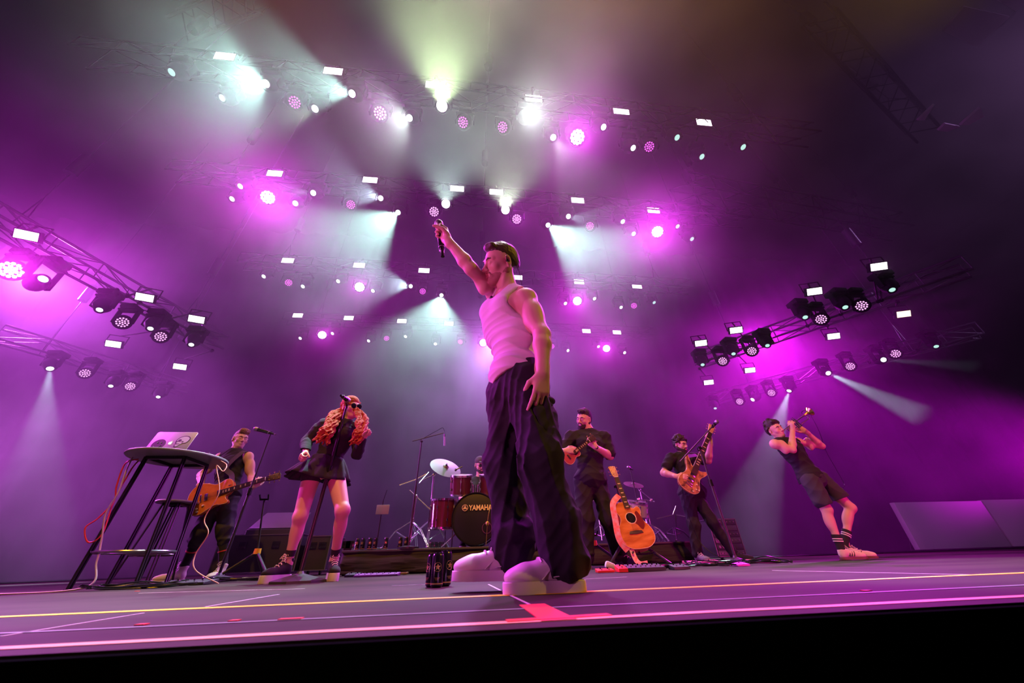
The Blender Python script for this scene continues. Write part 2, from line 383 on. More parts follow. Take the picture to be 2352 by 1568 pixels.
for row in (1, 2, 3, 4):
    n = len(HEADS[row])
    for i, (x, y) in enumerate(HEADS[row]):
        p = atZ(x, y, FZ); tc = (CAM_C-p).normalized()
        lab = '%s from left of the %d white lights on the %s' % (ORD[i], n, ROW[row]); grp = 'white moving lights on the ' + ROW[row]
        if (x, y) in BM:
            b = BM[(x, y)]; d = toward(p, b[2], b[3], b[4]).normalized()
            f = moving_head(p, d*0.75 + tc*0.55, lab + ', throwing a beam', grp)
            spot('beam_lamp', p + d*0.05, p + d, b[7], b[6]*BEAMK, b[5], 0.45, 0.03)
        elif (x, y) in HOT:
            pw, c = HOT[(x, y)]; f = moving_head(p, tc, lab + ', blazing at the viewer', grp, E_HOT, 0.072)
            spot('beam_lamp', p + tc*0.05, p + tc*5 + Vector((0, -1.5, 2.6)), c, pw*HOTK, 64, 0.8, 0.03)
        else:
            f = moving_head(p, tc*0.55 + Vector((0.35*(1 if p.x < 0 else -1)*-1, -0.15, -0.6)), lab, grp, E_SPOT if abs(x-1000) < 480 else E_DIM, 0.042)
    n = len(WASH[row])
    for i, (x, y) in enumerate(WASH[row]):
        p = atZ(x, y, FZ); tc = (CAM_C-p).normalized()
        lab = '%s from left of the %d round magenta lights on the %s' % (ORD[i], n, ROW[row]); grp = 'magenta wash lights on the ' + ROW[row]
        if (x, y) in WHOT:
            wash_light(p, tc, lab + ', glaring', grp, E_MAGH if WHOT[(x, y)] > 60 else E_MAGW, 0.098 if WHOT[(x, y)] > 60 else 0.082, 0.215 if WHOT[(x, y)] > 60 else 0.17)
            spot('wash_lamp', p + tc*0.05, p + tc*5, MAG, WHOT[(x, y)]*WHK, 78, 0.9, 0.06)
        else:
            wash_light(p, tc*0.75 + Vector((0.3 if x < 1000 else -0.3, 0, -0.3)), lab, grp, E_MAG, 0.072)
    n = len(PAN[row])
    for i, (x, y) in enumerate(PAN[row]):
        p = atZ(x, y, 5.80); tl = (12, 8, 4, 0)[row-1]
        led_panel(p, (0, -math.cos(R(tl)), -math.sin(R(tl))), '%s from left of the %d glowing white panels above the %s' % (ORD[i], n, ROW[row]), 'white panel lights above the ' + ROW[row], 0.24, 0.125)
# trusses
m_truss_lit = mat('truss_metal_lit', (0.10, 0.10, 0.12), 0.35, 0.6)  # paler copy of the truss metal, lit glints put into its colour
def truss(a, b, w_, label, drops, top=10.85, n=None, group='lighting trusses', k=1.0, tm=None):
    tm = tm or m_truss
    a = Vector(a); b = Vector(b); d = (b-a).normalized(); s = d.cross(Vector((0, 0, 1))).normalized()*w_/2; u = Vector((0, 0, w_/2))
    root = empty('lighting_truss', a.lerp(b, 0.5), label, 'truss', group)
    L = (b-a).length; n = n or int(L/0.5)
    for p in (1, -1):
        for q in (1, -1): MB().cyl(a+s*p+u*q, b+s*p+u*q, 0.024*k, seg=8).build('chord', tm, root); CHORDS.append((a+s*p+u*q, b+s*p+u*q))
    mb = MB()
    for i in range(n):
        p0 = a.lerp(b, i/n); p1 = a.lerp(b, (i+1)/n); f = 1 if i % 2 else -1
        for q in (1, -1):
            mb.cyl(p0+s*q+u*f, p1+s*q-u*f, 0.010*k, seg=6); mb.cyl(p0+s*f+u*q, p1-s*f+u*q, 0.010*k, seg=6)
        mb.cyl(p0+s+u, p0+s-u, 0.010*k, seg=6); mb.cyl(p0-s+u, p0-s-u, 0.010*k, seg=6)
    mb.build('lacing', tm, root)
    for t in drops:
        c = a.lerp(b, t); mb = MB()
        mb.cyl(c+s+u, c+Vector((0, 0, 0.6)), 0.008, seg=6).cyl(c-s+u, c+Vector((0, 0, 0.6)), 0.008, seg=6).cyl(c+Vector((0, 0, 0.6)), (c.x, c.y, top), 0.010*k, seg=6)
        mb.cyl(c+Vector((0, 0, 1.1)), c+Vector((0, 0, 1.5)), 0.07, seg=12)
        mb.build('hoist_chain', tm, root)
    return root
for Y, nm in ((2.46, 'front'), (4.13, 'second'), (6.27, 'third'), (8.45, 'back')):
    truss((-5.3, Y-0.05, 5.95), (5.4, Y+0.09, 5.93), 0.26, '%s of the four long straight trusses hanging across the stage' % nm, (0.08, 0.5, 0.92), k=0.6)
# side trusses
SZ = 3.2
LH = [(100,640,'S'),(228,712,'S'),(345,755,'S'),(439,792,'S'),(115,847,'B'),(254,887,'S'),(363,912,'S')]
LW = [(25,620),(281,740),(369,773),(195,857),(299,887)]
RH = [(2151,796,'S'),(2050,666,'S'),(2030,826,'B'),(1942,706,'S'),(1903,857,'B'),(1850,729,'S'),(1812,898,'B'),(1763,794,'S'),(1728,918,'B'),(1685,813,'S'),(1643,938,'S'),(1614,838,'S')]
RW = [(1979,702),(1886,733),(1727,806),(1660,829),(2057,812),(1953,841),(1772,902),(1699,922)]
SB_ = {(115,847): (75, 1150, 0.9, 22, 620, COOL), (2030,826): (2352, 850, 1.2, 10, 70, COOL), (1903,857): (2352, 1060, 1.4, 15, 950, COOL), (1812,898): (1715, 1200, -0.2, 26, 1300, COOL), (1728,918): (1560, 1060, 0.3, 9, 60, COOL), (100,640): (400, 470, 0.8, 9, 90, COOL)}
def side(hs, ws, nm, posn):
    for i, (x, y, k) in enumerate(hs):
        p = atZ(x, y, SZ); tc = (CAM_C-p).normalized(); lab = '%s from the %s edge of white lights on the %s trusses' % (ORD[i], nm, posn)
        if (x, y) in SB_:
            b = SB_[(x, y)]; d = toward(p, b[0], b[1], b[2]).normalized(); moving_head(p, d*0.7+tc*0.6, lab + ', with a beam', 'white moving lights on the %s trusses' % posn)
            spot('beam_lamp', p+d*0.05, p+d, b[5], b[4]*BEAMK, b[3], 0.4, 0.03)
        else: moving_head(p, tc*0.5+Vector((0.1 if nm == 'left' else -0.1, -0.1, -0.75)), lab, 'white moving lights on the %s trusses' % posn, E_SPOT if nm == 'left' else E_DIM, 0.035)
    for i, (x, y) in enumerate(ws):
        p = atZ(x, y, SZ); tc = (CAM_C-p).normalized(); hot = (x, y) == (25, 620)
        wash_light(p, tc*0.8+Vector((0, 0, -0.1)), '%s from the %s edge of the round magenta lights on the %s trusses' % (ORD[i], nm, posn), 'magenta wash lights on the %s trusses' % posn, E_MAGH if hot else E_MAGW, 0.095 if hot else 0.072, 0.2 if hot else 0.155)
        if hot: spot('wash_lamp', p+tc*0.05, p+Vector((0.75, -0.5, -0.35)), MAG, 400*WHK, 130, 0.9, 0.06)
side(LH, LW, 'left', 'left'); side(RH, RW, 'right', 'right')
for i, (x, y, Z) in enumerate([(60,540,3.45),(332,683,3.45),(451,733,3.45),(260,790,3.45),(413,842,3.45)]):
    led_panel(atZ(x, y, Z), (0.25, -0.80, -0.55), '%s from left edge of the glowing white panels on the left trusses' % ORD[i], 'white panel lights on the left trusses', 0.20, 0.10)
for i, (x, y, Z) in enumerate([(2076,721,3.45),(2019,612,3.45),(1915,772,3.45),(1871,669,3.45),(1723,850,3.45),(1691,758,3.45),(1628,878,3.45),(1610,788,3.45)]):
    led_panel(atZ(x, y, Z), (-0.25, -0.80, -0.55), '%s from right edge of the glowing white panels on the right trusses' % ORD[i], 'white panel lights on the right trusses', 0.20, 0.10, E_LEDW if i == 0 else E_LED)
truss(atZ(150, 560, 3.72)-Vector((0.6, 0.9, 0)), atZ(452, 765, 3.72)+Vector((0.2, 0.35, 0)), 0.26, 'nearer slanting truss of the left side carrying magenta lights', (0.2, 0.8), k=0.8, tm=m_truss_lit)
truss(atZ(120, 800, 3.72)-Vector((0.4, 0.5, 0)), atZ(405, 885, 3.72)+Vector((0.1, 0.2, 0)), 0.26, 'farther slanting truss of the left side carrying magenta lights', (0.2, 0.8), k=0.8, tm=m_truss_lit)
truss(atZ(2130, 640, 3.72)+Vector((0.3, -0.3, 0)), atZ(1635, 815, 3.72)+Vector((-0.2, 0.3, 0)), 0.26, 'nearer slanting truss of the right side carrying magenta lights', (0.2, 0.8), k=0.8, tm=m_truss_lit)
truss(atZ(2190, 770, 3.72)+Vector((0.3, -0.2, 0)), atZ(1650, 910, 3.72)+Vector((-0.1, 0.2, 0)), 0.26, 'farther slanting truss of the right side carrying magenta lights', (0.2, 0.8), k=0.8, tm=m_truss_lit)
for root, p in FIXT:   # every lamp hooks onto the nearest truss tube
    best = None
    for a, b in CHORDS:
        t = max(0, min(1, (p-a).dot(b-a)/(b-a).length_squared)); q = a+(b-a)*t
        if best is None or (q-p).length < (best-p).length: best = q
    MB().cyl(p, best, 0.012, seg=6).sph(best, 0.034, (1, 1, 1), seg=8, rings=6).build('clamp', m_fix, root)
# dark roof steel at the upper right
truss(atZ(1560, 430, 7.2), atZ(2060, 520, 7.2), 0.5, 'dark roof truss behind the haze at the upper right', (0.1, 0.5, 0.9), n=9, group='roof steel')
truss(atZ(1880, 40, 7.6), atZ(2120, 300, 7.6), 0.35, 'dark roof truss in the top right corner', (0.2, 0.8), n=9, group='roof steel')
truss(atZ(590, -10, 8.2), atZ(420, 60, 8.2), 0.35, 'short roof truss piece at the top left edge', (0.5,), n=5, group='roof steel')
def quad(name, pts, Z, m, label):
    P = [atZ(x, y, Z) for x, y in pts]; mb = MB(); a = [mb.bm.verts.new(p) for p in P]; b = [mb.bm.verts.new(p+Vector((0, 0, 0.05))) for p in P]; n = len(P)
    mb.bm.faces.new(a); mb.bm.faces.new(b[::-1])
    for i in range(n): mb.bm.faces.new((a[i], b[i], b[(i+1) % n], a[(i+1) % n]))
    o = mb.build(name, m, None, False)
    return tag(o, label, 'roof panel')
RP = mat('roof_panel_grey', (0.16, 0.13, 0.15), 0.8)
quad('roof_panel', [(2215, 15), (2320, 38), (2243, 110), (2168, 72)], 8.6, RP, 'square dark roof panel in the top right corner')
quad('roof_panel', [(2240, -30), (2352, -30), (2352, 10), (2334, 26)], 8.6, RP, 'dark roof panel cut by the top right picture corner')
quad('roof_panel', [(2205, 288), (2252, 247), (2262, 268), (2225, 287)], 7.0, mat('fin_grey', (0.4, 0.42, 0.45), 0.6), 'pale fin shaped flap right of the roof trusses')
quad('roof_panel', [(2108, 277), (2147, 240), (2124, 276)], 7.0, mat('fin_grey', (0.4, 0.42, 0.45), 0.6), 'thin pale flap hanging under the roof at the upper right')
quad('roof_panel', [(2155, 300), (2172, 284), (2206, 291), (2176, 303)], 7.0, mat('fin_grey', (0.4, 0.42, 0.45), 0.6), 'low dull flap beside the pale fin at the upper right')

# ------------------------------------------------------------------ soft solid modelling: smooth unions of tapered shapes, meshed on a grid
def V3(p): return np.array([p[0], p[1], p[2]], float)
def nrm(v):
    v = V3(v); return v/np.linalg.norm(v)
class Soft:
    def __init__(s, h): s.h = h; s.ops = []
    def cap(s, a, b, ra, rb=None, k=0.02, flat=None, mode='u'):
        a = V3(a); b = V3(b); rb = ra if rb is None else rb; rm = max(ra, rb)
        s.ops.append((mode, k, np.minimum(a, b)-rm, np.maximum(a, b)+rm, ('cap', a, b, ra, rb, flat))); return s
    def ell(s, c, r, B=None, k=0.02, mode='u'):
        c = V3(c); rm = max(r)
        B = np.eye(3) if B is None else np.array([nrm(x) for x in B])
        s.ops.append((mode, k, c-rm, c+rm, ('ell', c, np.array(r, float), B))); return s
    def cut(s, o, n):
        """removes what lies on the +n side of the plane through o"""
        s.ops.append(('cut', 0, None, None, (V3(o), nrm(n)))); return s
    def shell(s, t): s.ops.append(('shell', t, None, None, None)); return s
    def disp(s, f): s.ops.append(('disp', 0, None, None, f)); return s
    def mesh(s, name, mats, parent=None, smooth_it=1):
        h = s.h
        lo = np.min([o[2] for o in s.ops if o[0] == 'u'], 0)-3*h-0.012; hi = np.max([o[3] for o in s.ops if o[0] == 'u'], 0)+3*h+0.012
        n = np.ceil((hi-lo)/h).astype(int)+1
        ax = [(lo[i]+h*np.arange(n[i])).astype(np.float32) for i in range(3)]
        D = np.full(tuple(n), 0.05, np.float32)
        for mode, k, pl, ph, dat in s.ops:
            if mode in ('u', 's'):
                mg = k+3*h+0.004
                i0 = np.clip(((pl-mg-lo)/h).astype(int), 0, n-1); i1 = np.clip(((ph+mg-lo)/h).astype(int)+2, 1, n)
                if (i1 <= i0).any(): continue
                sl = tuple(slice(i0[i], i1[i]) for i in range(3))
                X = ax[0][sl[0]][:, None, None]; Y = ax[1][sl[1]][None, :, None]; Z = ax[2][sl[2]][None, None, :]
                if dat[0] == 'cap':
                    _, a, b, ra, rb, flat = dat
                    ab = b-a; L2 = max(ab@ab, 1e-9)
                    px, py, pz = X-a[0], Y-a[1], Z-a[2]
                    t = np.clip((px*ab[0]+py*ab[1]+pz*ab[2])/L2, 0, 1)
                    qx, qy, qz = px-t*ab[0], py-t*ab[1], pz-t*ab[2]
                    if flat is not None:
                        f, sc = flat; f = nrm(f)
                        w_ = qx*f[0]+qy*f[1]+qz*f[2]
                        d = np.sqrt(qx*qx+qy*qy+qz*qz - w_*w_ + (w_/sc)**2) - (ra+(rb-ra)*t)
                        d = d*min(1, sc*1.2)
                    else:
                        d = np.sqrt(qx*qx+qy*qy+qz*qz) - (ra+(rb-ra)*t)
                else:
                    _, c, r, B = dat
                    px, py, pz = X-c[0], Y-c[1], Z-c[2]
                    q = [(px*B[i][0]+py*B[i][1]+pz*B[i][2]) for i in range(3)]
                    k0 = np.sqrt((q[0]/r[0])**2+(q[1]/r[1])**2+(q[2]/r[2])**2)
                    k1 = np.sqrt((q[0]/r[0]**2)**2+(q[1]/r[1]**2)**2+(q[2]/r[2]**2)**2)
                    d = k0*(k0-1)/np.maximum(k1, 1e-6)
                A = D[sl]; kk = max(k, 1e-5)
                if mode == 'u':
                    hh = np.maximum(kk-np.abs(A-d), 0)/kk
                    D[sl] = np.minimum(A, d)-hh*hh*kk*0.25
                else:
                    d = -d; hh = np.maximum(kk-np.abs(A-d), 0)/kk
                    D[sl] = np.maximum(A, d)+hh*hh*kk*0.25
            elif mode == 'cut':
                o, nn = dat
                P_ = (ax[0][:, None, None]-o[0])*nn[0]+(ax[1][None, :, None]-o[1])*nn[1]+(ax[2][None, None, :]-o[2])*nn[2]
                D = np.maximum(D, P_.astype(np.float32))
            elif mode == 'shell': D = np.maximum(D, -(D+k))
            elif mode == 'disp':
                near = np.nonzero(np.abs(D) < 0.035)
                D[near] += dat(ax[0][near[0]], ax[1][near[1]], ax[2][near[2]]).astype(np.float32)
        D[0] = D[-1] = 0.05; D[:, 0] = D[:, -1] = 0.05; D[:, :, 0] = D[:, :, -1] = 0.05
        I = D < 0
        c = np.zeros(tuple(n-1), np.uint8)
        for i in (0, 1):
            for j in (0, 1):
                for l in (0, 1):
                    c += I[i:n[0]-1+i, j:n[1]-1+j, l:n[2]-1+l]
        act = np.argwhere((c > 0) & (c < 8)); del c
        strd = np.array([(n[1]-1)*(n[2]-1), n[2]-1, 1]); flat_id = act @ strd
        cd = {}
        for i in (0, 1):
            for j in (0, 1):
                for l in (0, 1): cd[i, j, l] = D[act[:, 0]+i, act[:, 1]+j, act[:, 2]+l]
        acc = np.zeros((len(act), 3)); cnt = np.zeros(len(act))
        ks = list(cd)
        for a in ks:
            for axn in range(3):
                if a[axn] == 0:
                    b = list(a); b[axn] = 1; b = tuple(b)
                    da, db = cd[a], cd[b]; msk = (da < 0) != (db < 0)
                    t = np.where(msk, da/np.where(msk, da-db, 1), 0)
                    for q in range(3): acc[:, q] += np.where(msk, a[q]+(t if q == axn else 0), 0)
                    cnt += msk
        vco = lo + h*(act + acc/cnt[:, None])
        quads = []
        for axn in range(3):
            u, v = (axn+1) % 3, (axn+2) % 3
            sa = [slice(None)]*3; sb = [slice(None)]*3; sa[axn] = slice(0, -1); sb[axn] = slice(1, None)
            A = I[tuple(sa)]; B = I[tuple(sb)]
            e = np.argwhere(A != B)
            e = e[(e[:, u] > 0) & (e[:, v] > 0) & (e[:, u] < n[u]-1) & (e[:, v] < n[v]-1)]
            sg = A[e[:, 0], e[:, 1], e[:, 2]]
            cells = []
            for du, dv in ((-1, -1), (0, -1), (0, 0), (-1, 0)):
                q = e.copy(); q[:, u] += du; q[:, v] += dv
                cells.append(np.searchsorted(flat_id, q @ strd))
            Q = np.stack(cells, 1); Q[~sg] = Q[~sg][:, ::-1]
            quads.append(Q)
        Q = np.concatenate(quads)
        for _ in range(smooth_it):
            sm = np.zeros_like(vco); ct = np.zeros(len(vco))
            for i in range(4):
                np.add.at(sm, Q[:, i], vco[Q[:, (i+1) % 4]]); np.add.at(ct, Q[:, i], 1)
                np.add.at(sm, Q[:, (i+1) % 4], vco[Q[:, i]]); np.add.at(ct, Q[:, (i+1) % 4], 1)
            vco = vco*0.5+0.5*sm/np.maximum(ct, 1)[:, None]
        me = bpy.data.meshes.new(name)
        me.vertices.add(len(vco)); me.vertices.foreach_set('co', vco.astype(np.float32).ravel())
        me.loops.add(len(Q)*4); me.loops.foreach_set('vertex_index', Q.astype(np.int32).ravel())
        me.polygons.add(len(Q)); me.polygons.foreach_set('loop_start', (np.arange(len(Q))*4).astype(np.int32))
        me.polygons.foreach_set('use_smooth', np.ones(len(Q), bool))
        me.update(calc_edges=True); me.validate()
        return link(name, me, parent, mats)

def folds(amp, s, seed=0, ax=(1, 1, 1)):
    """cloth folds as a displacement"""
    r = np.random.default_rng(seed); ph = r.uniform(0, 6.28, 8)
    def f(x, y, z):
        x = x*ax[0]*s; y = y*ax[1]*s; z = z*ax[2]*s
        wx = x+0.9*np.sin(0.7*y+ph[0])+0.6*np.sin(0.9*z+ph[1]); wz = z+0.9*np.sin(0.8*x+ph[2])+0.6*np.sin(y*0.6+ph[3])
        a = np.sin(wz*1.0+0.6*wx+ph[4]); b = np.sin(wz*1.9-0.9*wx+0.8*y+ph[5]); c = np.sin(wx*2.3+1.3*y+0.5*wz+ph[6])
        return -amp*(0.55*(1-2*np.abs(a)**0.8)+0.35*(1-2*np.abs(b)**0.8)+0.22*c)
    return f

# ------------------------------------------------------------------ people
SKIN = mat('skin', (0.62, 0.40, 0.31), 0.5, bump=(90, 0.15, 0.002), spec=0.4)
SKIN_T = mat('tanned_skin', (0.50, 0.30, 0.22), 0.5, spec=0.4)
def slerpdir(d, n, a): return d*math.cos(a)+n*math.sin(a)
def hand(S, wr, d, n, side, curl=(20, 25, 15), thumb=0.4, spread=0.10, sc=1.0, each=None, tcurl=0.3):
    wr = V3(wr); d = nrm(d); n = V3(n); n = nrm(n-d*(n@d)); th = np.cross(d, n)*(1 if side == 'R' else -1)
    offs = (0.029, 0.010, -0.010, -0.028); ln = (0.95, 1.04, 0.98, 0.80); mc = (0.090, 0.093, 0.088, 0.080)
    S.cap(wr-d*0.03*sc, wr+d*0.02*sc, 0.025*sc, 0.026*sc, 0.02, (n, 0.72))
    for i in range(4):
        a = wr+th*offs[i]*0.55*sc+d*0.01*sc; kn = wr+(th*offs[i]+d*mc[i])*sc
        S.cap(a, kn, 0.0135*sc, 0.0115*sc, 0.014)
        c = each[i] if each else curl
        p = kn; ang = 0; dd0 = nrm(d+th*spread*offs[i]/0.028)
        for j, l in enumerate((0.043, 0.027, 0.021)):
            ang += R(c[j]); dd = slerpdir(dd0, n, ang); q = p+dd*l*ln[i]*sc
            S.cap(p, q, (0.0098-0.0010*j)*sc, (0.0092-0.0012*j)*sc, 0.004 if j == 0 else 0.003); p = q
    S.ell(wr+(d*0.045+n*0.008)*sc, (0.036*sc, 0.045*sc, 0.015*sc), (th, d, n), 0.015)
    b = wr+(d*0.022+th*0.022+n*0.004)*sc; m1 = b+nrm(th*(1-thumb*0.6)+d*0.75+n*thumb)*0.045*sc
    m2 = m1+nrm(th*(0.45-tcurl)+d*0.9+n*tcurl*1.6)*0.033*sc; m3 = m2+nrm(th*(0.25-tcurl*1.2)+d*0.8+n*tcurl*2)*0.024*sc
    S.cap(b, m1, 0.016*sc, 0.0115*sc, 0.012); S.cap(m1, m2, 0.0115*sc, 0.010*sc, 0.004); S.cap(m2, m3, 0.010*sc, 0.0085*sc, 0.003)
def head_frame(c, f, u, sc):
    f = nrm(f); u = V3(u); u = nrm(u-f*(u@f)); r = np.cross(f, u); c = V3(c)
    return (lambda x, y, z: c+(r*x+f*y+u*z)*sc), (r, f, u)
def head(S, c, f, u, sc=1.0, fem=False):
    L, B = head_frame(c, f, u, sc); s = sc
    E = lambda p, r, k=0.02, mode='u', BB=None: S.ell(L(*p), tuple(q*s for q in r), BB or B, k, mode)
    C = lambda a, b, ra, rb=None, k=0.015, mode='u': S.cap(L(*a), L(*b), ra*s, (rb or ra)*s, k, None, mode)
    j = 0.9 if fem else 1.0
    E((0, -0.018, 0.035), (0.074, 0.094, 0.082))
    E((0, 0.02, 0.0), (0.068, 0.066, 0.085), 0.03)
    E((0, 0.032, -0.052), (0.052*j, 0.052, 0.062), 0.03)
    for q in (-1, 1):
        C((q*0.058*j, -0.012, -0.045), (q*0.022*j, 0.062, -0.093), 0.017, 0.015, 0.025)
        E((q*0.04, 0.062, -0.022), (0.022, 0.02, 0.022), 0.02)
        C((q*0.012, 0.086, 0.026), (q*0.046, 0.068, 0.024), 0.0105, 0.009, 0.014)
    E((0, 0.074, -0.092), (0.020*j, 0.018, 0.018), 0.018)
    for q in (-1, 1): E((q*0.030, 0.094, 0.005), (0.018, 0.014, 0.012), 0.012, 's')
    for q in (-1, 1): E((q*0.030, 0.0755, 0.004), (0.0155, 0.0145, 0.0125), 0.003)
    C((0, 0.084, 0.014), (0, 0.110, -0.024), 0.0075, 0.0105*j, 0.010)
    E((0, 0.108, -0.027), (0.0125*j, 0.012, 0.010), 0.008)
    for q in (-1, 1): E((q*0.0125, 0.098, -0.031), (0.0075, 0.011, 0.0075), 0.006)
    E((0, 0.078, -0.058), (0.026, 0.018, 0.022), 0.015)
    C((-0.018, 0.088, -0.0525), (0.018, 0.088, -0.0525), 0.0062, None, 0.006); C((-0.014, 0.089, -0.0650), (0.014, 0.089, -0.0650), 0.0075, None, 0.006)
    S.cap(L(-0.021, 0.099, -0.0590), L(0.021, 0.099, -0.0590), 0.0022*s, None, 0.003, None, 's')
    for q in (-1, 1):
        e = (nrm(B[0]*q*0.55-B[1]), B[1]+B[0]*q*0.35, B[2])
        S.ell(L(q*0.083, -0.008, -0.004), (0.021*s, 0.009*s, 0.034*s), (np.cross(nrm(B[0]*q-B[1]*0.35), B[2]), nrm(B[0]*q-B[1]*0.35), B[2]), 0.006)
        E((q*0.089, -0.001, 0.0), (0.006, 0.010, 0.016), 0.005, 's')
    return L, B
def frame_of(J):
    l0 = nrm(V3(J['shL'])-V3(J['shR'])); mid = (V3(J['shL'])+V3(J['shR']))/2
    u0 = nrm(mid-V3(J['hip'])); lat = nrm(l0-0.5*(l0@u0)*u0); up = nrm(u0-(u0@lat)*lat)
    return lat, up, nrm(np.cross(lat, up)), mid
def torso(S, J, inf=0.0, w=1.0, dep=1.0, fem=False, belly=0.0):
    """lat points to the person's left, fr to their front"""
    lat, up, _, mid = frame_of(J); fr = nrm(np.cross(lat, up)); fr = fr if fr@V3(J['cf']) > 0 else -fr
    hl = V3(J['hiL'])-V3(J['hiR']); hl = nrm(hl-up*(hl@up)); hf = nrm(np.cross(hl, up)); hf = hf if hf@V3(J['cf']) > 0 else -hf
    hip = V3(J['hip']); nk = V3(J['neck']); H = np.linalg.norm(mid-hip)
    ch = mid-up*0.13*H/0.5+fr*0.005
    S.ell(ch, (0.158*w+inf, 0.108*dep+inf, 0.185+inf), (lat, fr, up), 0.03)
    ab = hip+(mid-hip)*0.36
    S.ell(ab+fr*belly*0.4, ((0.122 if fem else 0.135)*w+inf, 0.094*dep+inf+belly, 0.17+inf), (lat, fr, up), 0.06)
    S.ell(hip-up*0.01, (0.155*w+inf, 0.108*dep+inf, 0.115+inf), (hl, hf, up), 0.05)
    for s, sh in ((1, 'shL'), (-1, 'shR')):
        p = V3(J[sh])
        S.cap(nk-up*0.01, p-lat*s*0.02+up*0.004, 0.045+inf, 0.047+inf, 0.05)
        S.ell(ch+lat*s*0.075*w+fr*0.055+up*0.04, (0.078*w+inf, 0.055+inf, 0.06+inf), (lat, fr, up), 0.04)
        S.ell(ch+lat*s*0.085*w-fr*0.045+up*0.03, (0.07*w+inf, 0.055+inf, 0.11+inf), (lat, fr, up), 0.04)
        S.ell(hip+hl*s*0.07*w-hf*0.045-up*0.04, (0.08+inf, 0.075+inf, 0.085+inf), (hl, hf, up), 0.04)
    if fem:
        for s in (-1, 1): S.ell(ch+lat*s*0.075+fr*0.085+up*0.005, (0.062+inf, 0.055+inf, 0.058+inf), (lat, fr, up), 0.03)
    return lat, up, fr, mid, ch
def arm(S, J, s, inf=0.0, t0=0.0, t1=2.0, w=1.0):
    a, b, c = V3(J['sh'+s]), V3(J['el'+s]), V3(J['wr'+s])
    mix = lambda p, q, t: p+(q-p)*t
    if t0 <= 0: S.ell(a, (0.056*w+inf,)*3, None, 0.04)
    if t1 >= 1:
        S.cap(a, b, 0.050*w+inf, 0.040*w+inf, 0.03); S.ell(mix(a, b, 0.5), (0.050*w+inf, 0.050*w+inf, 0.09), None, 0.03)
    else: S.cap(a, mix(a, b, t1), 0.050*w+inf, 0.047*w+inf*1.5, 0.03)
    if t1 > 1:
        e = mix(b, c, min(1, t1-1))
        m = mix(b, c, min(0.28, t1-1))
        S.cap(b, m, 0.039*w+inf, 0.043*w+inf, 0.025); S.cap(m, e, 0.043*w+inf, (0.027*w+inf) if t1 >= 2 else 0.035*w+inf, 0.02)
def leg(S, J, s, inf=0.0, t1=2.0, w=1.0, fwd=None):
    a, b, c = V3(J['hi'+s]), V3(J['kn'+s]), V3(J['an'+s]); mix = lambda p, q, t: p+(q-p)*t
    f = V3(fwd if fwd is not None else J['cf'])
    if t1 < 1: S.cap(a, mix(a, b, t1), 0.088*w+inf, (0.088-0.03*t1)*w+inf, 0.05); return
    S.cap(a, b, 0.088*w+inf, 0.057*w+inf, 0.05); S.ell(b+f*0.012, (0.052*w+inf,)*3, None, 0.03)
    S.cap(b, c, 0.049*w+inf, 0.034*w+inf, 0.03)
    u = nrm(b-c); f = nrm(f-u*(f@u)); S.ell(mix(b, c, 0.3)-f*0.018, (0.050*w+inf, 0.050*w+inf, 0.10+inf), (np.cross(u, f), f, u), 0.03)
def foot(S, an, d, L=0.2):
    an = V3(an); d = nrm((d[0], d[1], 0)); S.cap(an, an-V3((0, 0, 0.035)), 0.034, 0.03, 0.02)
def joints(**k): return {a: V3(b) for a, b in k.items()}

